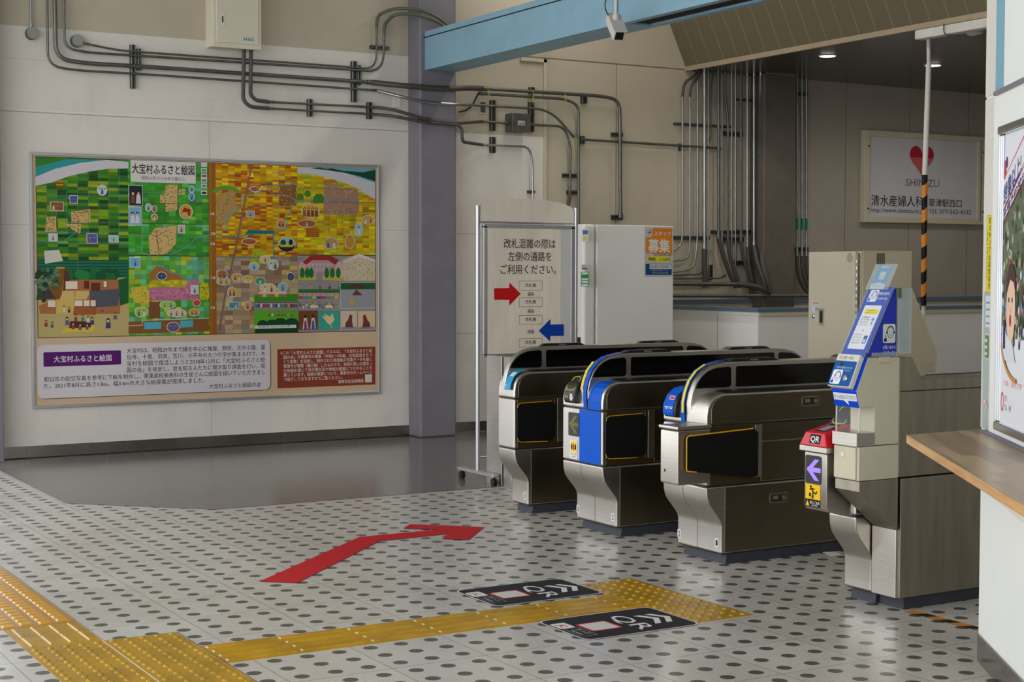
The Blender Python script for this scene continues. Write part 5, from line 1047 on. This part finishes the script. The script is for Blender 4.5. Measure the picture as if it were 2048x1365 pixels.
for k in range(4): f.poly([(a.x+.06+.017*k, a.z+.066), (a.x+.07+.017*k, a.z+.066), (a.x+.067+.017*k, a.z+.094)], (50, 60, 58), 1)
f.mb.build('label_sticker', t)
mb = MB(); a, b_ = WP(957, 228, 0), WP(972, 202, 0); mb.box(a.x, b_.x, YW-.012, YW, a.z, b_.z, 'cream_metal'); mb.box(a.x+.012, b_.x-.012, YW-.014, YW-.012, a.z+.012, b_.z-.012, 'galvanised_dark'); tag(mb.build('blank_plate', None, .003), 'small blank cover plate right of the column', 'cover plate')
mb = MB(); a, b_ = WP(786, 214, 0), WP(801, 190, 0); mb.box(a.x, b_.x, YW-.006, YW, a.z, b_.z, 'white_paint'); tag(mb.build('blank_plate', None, .002), 'white blank cover plate just left of the column', 'cover plate')

# ================================================================= camera, pole, lamps
t = thing('security_camera', 'white security camera hanging on a rod below the blue beam', 'security camera')
c0 = Vector((5.98, 8.76, 3.09)); 
mb = MB(); mb.tube([c0+Vector((.0, 0, .08)), c0+Vector((0.01, .02, .40)), c0+Vector((.01, .02, 1.86))], .012, 'white_plastic', 10); mb.build('rod', t)
mb = MB(); mb.lathe([(.022, 0), (.022, .03), (.014, .05)], c0+Vector((0, 0, .05)), (0, 0, 1), 'white_plastic', 14); mb.build('joint', t)
fd = Vector((-.22, -.72, -.66)).normalized(); sd = fd.cross(Vector((0, 0, 1))).normalized(); ud = sd.cross(fd)
MC = Matrix.Translation(c0) @ Matrix(((sd.x, fd.x, ud.x), (sd.y, fd.y, ud.y), (sd.z, fd.z, ud.z))).to_4x4()
mb = MB(); mb.box(-.04, .04, -.13, .10, -.035, .04, 'white_plastic', MC); mb.build('housing', t, .006)
mb = MB(); mb.box(-.028, .028, .095, .104, -.026, .030, 'black_glass', MC); mb.build('lens_window', t)
mb = MB(); mb.box(-.047, .047, -.10, .115, .042, .048, 'white_plastic', MC); mb.build('sun_hood', t, .002)
mb = MB(); mb.tube(fillet([c0+Vector((.0, .05, .05)), c0+Vector((-.08, .03, .14)), c0+Vector((-.04, .02, .25)), c0+Vector((.01, .02, .32))], .05), .004, 'cable_black', 8); mb.build('cable', t)
t = thing('hanging_pole', 'white pole with orange and black stripes hanging from an overhead arm', 'pole')
pt, pm, pb = onY(1857, 78, 9.0), onY(1849.5, 350, 9.0), onY(1847, 612, 9.0); pe = onY(1847, 640, 9.0); pj = onY(1857.5, 128, 9.0)
mb = MB(); mb.tube([pt, pj], .013, 'white_plastic', 14)
for k in range(14): q = pt.lerp(pj, (k+.5)/14); mb.lathe([(.016, -.004), (.016, .004)], q, (pj-pt), 'white_plastic', 14)
mb.build('spring_joint', t)
mb = MB(); mb.tube([pj, pm], .021, 'white_plastic', 16); mb.build('upper_tube', t)
mb = MB(); mb.tube([pb, pe], .015, 'white_plastic', 14); mb.build('end_tube', t)
mb = MB(); n = 24; ax_ = (pb-pm); L = ax_.length; e2 = ax_.normalized(); e1 = Vector((1, 0, 0)); e3 = e2.cross(e1).normalized(); e1 = e3.cross(e2).normalized(); rr = .0225; rows = 160
def hp_(i, j): an = 2*math.pi*j/n; return pm+e2*(L*i/rows)+(e1*math.cos(an)+e3*math.sin(an))*rr
for i in range(rows):
    for j in range(n):
        ph = (L*i/rows+.022*math.cos(2*math.pi*(j+.5)/n)*1)/.098+.4
        mb.face([hp_(i, j), hp_(i+1, j), hp_(i+1, j+1), hp_(i, j+1)], 'print', (26, 26, 28) if int(ph) % 2 == 0 else (214, 132, 48), True)
mb.build('striped_sleeve', t)
q0, q1 = onY(1844, 67, 9.0), Vector((9.1, 7.2, 3.335))
mb = MB(); M_ = None; mb.box(9.04, 9.12, 7.0, 9.07, pt.z-.005, pt.z+.07, 'white_plastic'); mb.build('overhead_arm', t, .01)
for yy in (7.2, 8.0): mb = MB(); mb.box(9.06, 9.10, yy, yy+.05, pt.z+.065, 3.62, 'white_plastic'); mb.build('hanger', t)
mb = MB(); mb.tube(fillet([(9.03, 8.75, pt.z+.08), (9.02, 8.74, pt.z-.01), (9.08, 8.5, pt.z-.05), (9.12, 7.9, pt.z+.0)], .05), .004, 'bracket', 6); mb.build('cable', t)
for k, (xx, yy) in enumerate(((9.62, 10.72), (10.91, 10.70))):
    t = thing('downlight', ('lit round downlight nearer the soffit edge', 'lit round downlight partly behind the hanging pole')[k], 'downlight', group='round downlights in the dark ceiling')
    mb = MB(); mb.lathe([(.085, 0), (.085, .006), (.075, .008)], (xx, yy, 3.39), (0, 0, -1), 'white_plastic', 26); mb.build('trim_ring', t)
    mb = MB(); mb.lathe([(.068, .008), (.066, .010)], (xx, yy, 3.39), (0, 0, -1), 'lamp_face', 26); mb.build('lamp', t)
    L_ = bpy.data.lights.new('downlight_lamp', 'SPOT'); L_.energy = DL; L_.spot_size = R(165); L_.spot_blend = 1; L_.shadow_soft_size = .06; L_.color = (1, .93, .82); lo_ = bpy.data.objects.new('downlight_lamp', L_); COL.objects.link(lo_); lo_.location = (xx, yy, 3.37); lo_.parent = t
def fill_light(t, kind, energy, loc, **k):
    L_ = bpy.data.lights.new('fill_light', kind); L_.energy = energy; L_.color = (1, .95, .87)
    for a_, b_ in k.items(): setattr(L_, a_, b_)
    o = bpy.data.objects.new('fill_light', L_); COL.objects.link(o); o.location = loc; o.parent = t
# unseen downlights added over the passage to brighten the interior
for k, (xx, yy) in enumerate(((12.2, 10.70), (10.3, 7.4), (11.8, 7.4))):
    t = thing('downlight', ('unseen fill downlight added over the far end of the passage', 'unseen fill downlight added over the passage behind the gates', 'unseen fill downlight added over the passage behind the office')[k], 'downlight', group='round downlights in the dark ceiling')
    mb = MB(); mb.lathe([(.085, 0), (.085, .006), (.075, .008)], (xx, yy, 3.39), (0, 0, -1), 'white_plastic', 26); mb.build('trim_ring', t)
    mb = MB(); mb.lathe([(.068, .008), (.066, .010)], (xx, yy, 3.39), (0, 0, -1), 'lamp_face', 26); mb.build('lamp', t)
    fill_light(t, 'SPOT', DL, (xx, yy, 3.37), spot_size=R(165), spot_blend=1.0, shadow_soft_size=.08)
for k, (xx, yy) in enumerate(((7.5, 11.2), (7.4, 8.6), (7.4, 5.4))):  # unseen tubes added as fill for the parapet, wall and gates
    t = thing('fill_tube', ('unseen fill tube added above the vending machine', 'unseen fill tube added above the middle of the gates', 'unseen fill tube added above the office side gate')[k], 'fill light', group='added fill tubes on the high ceiling')
    mb = MB(); mb.prism([(xx-.09, 4.95), (xx-.06, 4.88), (xx+.06, 4.88), (xx+.09, 4.95)], yy-.62, yy+.62, 'white_plastic'); mb.build('housing', t)
    mb = MB(); mb.tube([(xx, yy-.58, 4.855), (xx, yy+.58, 4.855)], .016, 'lamp_face', 12); mb.build('tube', t)
    fill_light(t, 'AREA', TL, (xx, yy, 4.83), shape='RECTANGLE', size=.1, size_y=1.16)
mb = MB(); mb.lathe([(.07, 0), (.068, .02), (.05, .035), (.03, .045)], (9.63, 9.0, 3.39), (0, 0, -1), 'white_plastic', 24); tag(mb.build('smoke_detector'), 'round white smoke detector on the dark ceiling', 'smoke detector')

# ================================================================= signboard stand
t = thing('signboard_stand', 'wheeled metal signboard stand with arched top and paper notice', 'signboard')
SY = 9.3
for k, xx in enumerate((5.217, 6.013)):
    mb = MB(); mb.tube([(xx, SY, .075), (xx, SY, 1.892)], .0145, 'alu', 14); mb.lathe([(.019, 0), (.019, .006)], (xx, SY, 1.892), (0, 0, 1), 'alu', 14); mb.build('post', t)
    mb = MB(); mb.box(xx-.025, xx+.025, SY-.25, SY+.25, .058, .082, 'alu'); ft = mb.build('foot', t, .006)
    for yy in (SY-.225, SY+.225):
        mb = MB(); mb.box(xx-.004, xx+.004, yy-.012, yy+.012, .03, .058, 'bracket')
        for sx in (-.018, .006): mb.lathe([(.020, 0), (.025, .003), (.025, .009), (.020, .012)], (xx+sx, yy, .0255), (1, 0, 0), 'rubber', 18); mb.lathe([(.010, -.001), (.010, .013)], (xx+sx, yy, .0255), (1, 0, 0), 'pocket', 12)
        mb.build('caster', ft)
mb = MB(); ol = [(5.23, 1.758), (6.0, 1.758), (6.0, 1.875)]+[(5.615+.385*math.cos(R(a_)), 1.875+.078*math.sin(R(a_))) for a_ in range(10, 180, 10)]+[(5.23, 1.875)]
ol = [(5.235, 1.792), (5.995, 1.792), (5.995, 1.872)]+[(5.615+.38*math.cos(R(a_)), 1.872+.082*math.sin(R(a_))) for a_ in range(8, 180, 8)]+[(5.235, 1.872)]
mb.prism(ol, SY-.006, SY+.006, 'canvas'); hb = mb.build('header_board', t, .002)
mb = MB(); mb.tube([(5.217, SY, 1.787), (6.013, SY, 1.787)], .008, 'alu', 12); mb.tube([(5.217, SY, .17), (6.013, SY, .17)], .007, 'alu', 12); mb.build('crossbar', t)
mb = MB()
for a, b_, c_, d_ in ((5.255, 5.285, .87, 1.765), (5.965, 5.995, .87, 1.765), (5.255, 5.995, 1.745, 1.775), (5.255, 5.995, .86, .885)): mb.box(a, b_, SY-.016, SY+.012, c_, d_, 'alu')
mb.build('notice_frame', t, .004)
mb = MB(); mb.box(5.28, 5.97, SY-.012, SY+.004, .87, 1.752, 'sign_white'); mb.build('back_panel', t)
mb = MB(); nx = 24
for i in range(nx):
    for j in range(1):
        def cp(k): u_ = k/nx; return 5.285+u_*.595, SY-.0135-.0008*math.sin(u_*17)
        xa, ya = cp(i); xb_, yb = cp(i+1)
        mb.face([(xa, ya, .875), (xb_, yb, .875), (xb_, yb, 1.748), (xa, ya, 1.748)], 'canvas', None, True)
mb.build('notice_sheet', t)
f = Frame((0, SY-.0155, 0), (1, 0, 0), (0, 0, 1), step=.0004)
def PB(px, py): p = onY(px, py, SY-.0155); return p.x, p.z
for s_, xa, xb_, py in (('改札混雑の際は', 1008, 1111, 495), ('左側の通路を', 1016, 1103, 521), ('ご利用ください。', 1001, 1112, 547)): f.text(s_, PB(xa, py)[0], PB(xb_, py)[0], PB(xa, py)[1], .072, (60, 52, 52), 1, .004)
for py in (571.5, 605, 640, 686):
    (a, b_), (c_, d_) = PB(1038, py+9.5), PB(1084.5, py-9.5); f.frame(a, b_, c_, d_, .0022, (70, 60, 60), 1); f.text('改札機', PB(1050.5, py)[0], PB(1072, py)[0], b_+.024, .030, (70, 60, 60), 1)
for py in (588, 622, 663): f.text('通路', PB(1054.5, py)[0], PB(1068.5, py)[0], PB(1054, py+4)[1], .030, (70, 60, 60), 1)
f.poly([PB(*q) for q in ((988, 577), (1018.5, 576.5), (1018.5, 565.5), (1041.5, 588), (1018.5, 611.5), (1018.5, 600), (988.5, 600))][::-1], (196, 24, 30), 1)
f.poly([PB(*q) for q in ((1127.5, 649), (1100.5, 649.5), (1100.5, 638.5), (1077.5, 662), (1100.5, 683.5), (1100.5, 672.5), (1127.5, 672))], (16, 62, 160), 1)
f.mb.build('notice_print', t)
# steel frame fence behind the signboard
t = thing('barrier_panel', 'brushed steel barrier panel standing behind the signboard', 'barrier')
mb = MB(); mb.box(5.25, 5.29, 9.03, 9.235, 0, .878, 'brushed_steel'); mb.build('end_post', t, .003)
mb = MB(); mb.box(5.25, 5.29, 8.90, 9.005, .0, .878, 'brushed_steel'); mb.box(5.25, 5.29, 8.2, 8.90, .838, .878, 'brushed_steel'); mb.box(5.25, 5.29, 8.2, 8.90, .05, .14, 'brushed_steel'); mb.build('frame', t, .003)
mb = MB(); mb.box(5.265, 5.275, 8.2, 8.92, .12, .85, 'pocket'); mb.build('infill', t)

# ================================================================= vending machine with stickers and staff poster
t = thing('vending_machine', 'tall white vending machine seen from its side behind the gates', 'vending machine')
VX, VY, VZ = 7.125, 10.70, 1.832
mb = MB(); mb.box(VX, 7.905, VY, 11.75, .05, VZ, 'white_paint'); mb.build('cabinet', t, .008)
mb = MB(); mb.box(VX-.13, VX-.006, VY+.004, 11.75, .05, VZ+.004, 'white_paint'); dr = mb.build('door', t, .03, 4)
mb = MB(); mb.box(VX-.136, VX-.129, VY+.245, 11.6, .95, 1.77, 'vend_glow')
rng = random.Random(3)
for i in range(5):
    for j in range(12): mb.lathe([(.026, 0), (.026, .10), (.012, .13), (.012, .15)], (VX-.15, VY+.28+.07*j, 1.0+.155*i), (0, 0, 1), 'print', 10); mb.c[-12:] = [rng.choice([(196, 30, 60), (40, 90, 180), (230, 220, 210), (60, 150, 190), (190, 160, 60)])]*12
mb.build('display', t)
mb = MB(); mb.box(VX-.136, VX-.128, VY+.04, VY+.20, .60, .905, 'black_plastic'); mb.build('coin_panel', t, .004)
mb = MB(); mb.box(VX-.137, VX-.128, VY+.08, VY+.165, .935, 1.0, 'chrome'); mb.lathe([(.012, 0), (.010, .01)], (VX-.137, VY+.10, .967), (-1, 0, 0), 'chrome', 14); mb.build('lock', dr, .003)
def vsticker(px0, py0, px1, py1, cols, name='sticker'):
    f = Frame((VX-.1315, 0, 0), (0, -1, 0), (0, 0, 1), step=.0006)
    def PV(px, py): d_ = ray(px, py); k_ = (VX-.1315)/d_.x; return -(d_.y*k_), d_.z*k_+H
    (a, b_), (c_, d2) = PV(px0, py1), PV(px1, py0); f.rect(a, b_, c_, d2, cols[0], 1); n_ = len(cols)-1
    for k, cc in enumerate(cols[1:]): f.rect(a+(c_-a)*.1, b_+(d2-b_)*(k+.1)/n_, c_-(c_-a)*.1, b_+(d2-b_)*(k+.8)/n_, cc, 2)
    f.mb.build(name, dr)
vsticker(1164.5, 458, 1177.5, 483, ((210, 210, 204), (214, 196, 110), (80, 110, 170))); vsticker(1163, 529.5, 1177, 540, ((196, 190, 188), (110, 104, 104), (170, 164, 164))); vsticker(1162, 544, 1177.5, 573, ((40, 140, 70), (206, 210, 206), (206, 210, 206), (206, 210, 206), (40, 140, 70), (200, 216, 204)))
t = thing('staff_poster', 'orange and blue staff recruitment poster taped to the vending machine side', 'poster')
def PVs(px, py): p = onY(px, py, VY-.0015); return p.x, p.z
f = Frame((0, VY-.0015, 0), (1, 0, 0), (0, 0, 1), step=.0006)
def R4(pa, pb, col, l): (a, b_), (c_, d_) = PVs(pa[0], pb[1]), PVs(pb[0], pa[1]); f.rect(a, b_, c_, d_, col, l)
R4((1289, 454.5), (1346.5, 554), (196, 196, 200), 0); R4((1304.5, 457.5), (1344, 508), (226, 130, 36), 1); R4((1291, 475), (1344, 507), (228, 140, 40), 2)
def TV(s_, xa, xb_, py, h, col, l=3, bold=0): f.text(s_, PVs(xa, py)[0], PVs(xb_, py)[0], PVs(xa, py)[1], h, col, l, bold)
TV('スタッフ', 1308, 1341, 471.5, .045, WHT, 3, .02); TV('募集', 1296.5, 1339, 502.5, .118, WHT, 3, .035)
R4((1295.5, 459.5), (1301.5, 462), (210, 170, 40), 2); f.poly([PVs(1301.5, 459.5), PVs(1302, 462), PVs(1299, 469), PVs(1297, 469)], (206, 90, 40), 3); R4((1294.5, 464.5), (1302.5, 466), (40, 130, 90), 4)
TV('JR守山駅改札口店', 1308, 1343, 511.8, .020, (60, 60, 70)); (a, b_), (c_, d_) = PVs(1291, 523), PVs(1344, 514); f.oval((a+c_)/2, (b_+d_)/2, (c_-a)/2, (d_-b_)/2+.002, (228, 220, 30), 1); TV('時給', 1297, 1311, 521.6, .034, BLK, 3, .01); TV('1150円', 1319, 1340, 522, .034, BLK, 3)
R4((1291, 528), (1343.5, 550), (26, 76, 126), 1); R4((1299, 529), (1343, 538.5), (206, 208, 210), 2); TV('6:00-13:00', 1301, 1337, 536.5, .034, (60, 60, 66)); TV('TEL 06-6968-0445', 1305, 1336, 547.6, .017, (190, 200, 60)); TV('お問い合わせはこちら', 1303, 1335, 542.6, .012, (170, 190, 210))
f.mb.build('sheet', t)

# ================================================================= beige equipment cabinet
t = thing('equipment_cabinet', 'tall beige equipment cabinet with a recessed handle beyond the gates', 'cabinet')
CX, CY = 7.62, 8.15
mb = MB(); mb.box(CX+.022, CX+.40, CY, CY+.52, 0, 1.592, 'cream_metal'); mb.build('housing', t, .004)
mb = MB(); mb.box(CX-.002, CX+.018, CY+.030, CY+.515, .05, 1.592, 'cream_metal'); dr = mb.build('door', t, .003)
mb = MB(); mb.box(CX+.000, CX+.012, CY+.006, CY+.026, .05, 1.58, 'brushed_steel')
for k in range(30): mb.lathe([(.006, 0), (.006, .022)], (CX-.002, CY+.016, .12+.048*k), (0, 0, 1), 'brushed_steel', 8)
mb.build('hinge', t)
def CF(px, py): d_ = ray(px, py); k_ = CX/d_.x; return d_.y*k_, d_.z*k_+H
y_, z_ = CF(1643.5, 634); mb = MB(); mb.box(CX-.006, CX-.001, y_-.028, y_+.028, z_-.062, z_+.062, 'brushed_steel'); mb.box(CX-.007, CX-.006, y_-.016, y_+.016, z_-.045, z_+.045, 'pocket'); mb.box(CX-.010, CX-.007, y_-.004, y_+.004, z_-.035, z_+.035, 'core_dark'); mb.build('handle', dr, .001, 1)
y_, z_ = CF(1627.5, 633); mb = MB(); mb.lathe([(.018, 0), (.016, .006), (.008, .01)], (CX-.002, y_, z_), (-1, 0, 0), 'chrome', 18); mb.build('lock', dr)
f = Frame((CX-.0035, 0, 0), (0, -1, 0), (0, 0, 1), step=.0006)
y_, z_ = CF(1624, 611); f.rect(-y_, z_, -y_+.085, z_+.036, (214, 206, 206), 1); f.text('注意喚起', -y_+.008, -y_+.077, z_+.010, .022, (180, 40, 60), 2); f.rect(-y_, z_-.048, -y_+.085, z_-.008, (206, 210, 216), 1); f.rect(-y_+.04, z_-.042, -y_+.078, z_-.014, (150, 160, 175), 2); f.mb.build('label_sticker', dr)
y_, z_ = CF(1700, 516); mb = MB()
for i in range(-3, 4):
    for j in range(-3, 4):
        if abs(i)+abs(j) < 5 and (i+j) % 2 == 0: mb.lathe([(.0035, 0), (.0035, .001)], (CX-.0025, y_+.009*i, z_+.009*j), (-1, 0, 0), 'core_dark', 6)
mb.build('vent_holes', dr)
mb = MB(); mb.prism([(CX+.03, 0), (CX+.03, 1.596), (8.115, 1.598), (8.117, 1.336), (8.27, 1.072), (8.374, .864), (8.375, .781), (8.25, .698), (8.25, 0)], CY-.012, CY-.004, 'cream_metal'); sp_ = mb.build('side_panel', t, .001, 1)
a, b_ = onY(1751, 530, CY), onY(1768, 507, CY); mb = MB()
for k in range(9): xx = a.x+(b_.x-a.x)*k/9; mb.box(xx, xx+.004, CY-.0135, CY-.012, a.z, b_.z, 'core_dark')
mb.build('vent_slots', sp_)
mb = MB(); mb.box(8.215, 8.36, CY-.014, CY-.012, .72, .80, 'cab_beige'); mb.tube([(8.112, CY-.014, 1.336), (8.37, CY-.014, .868)], .004, 'cream_metal', 6); mb.build('trim_strip', sp_)
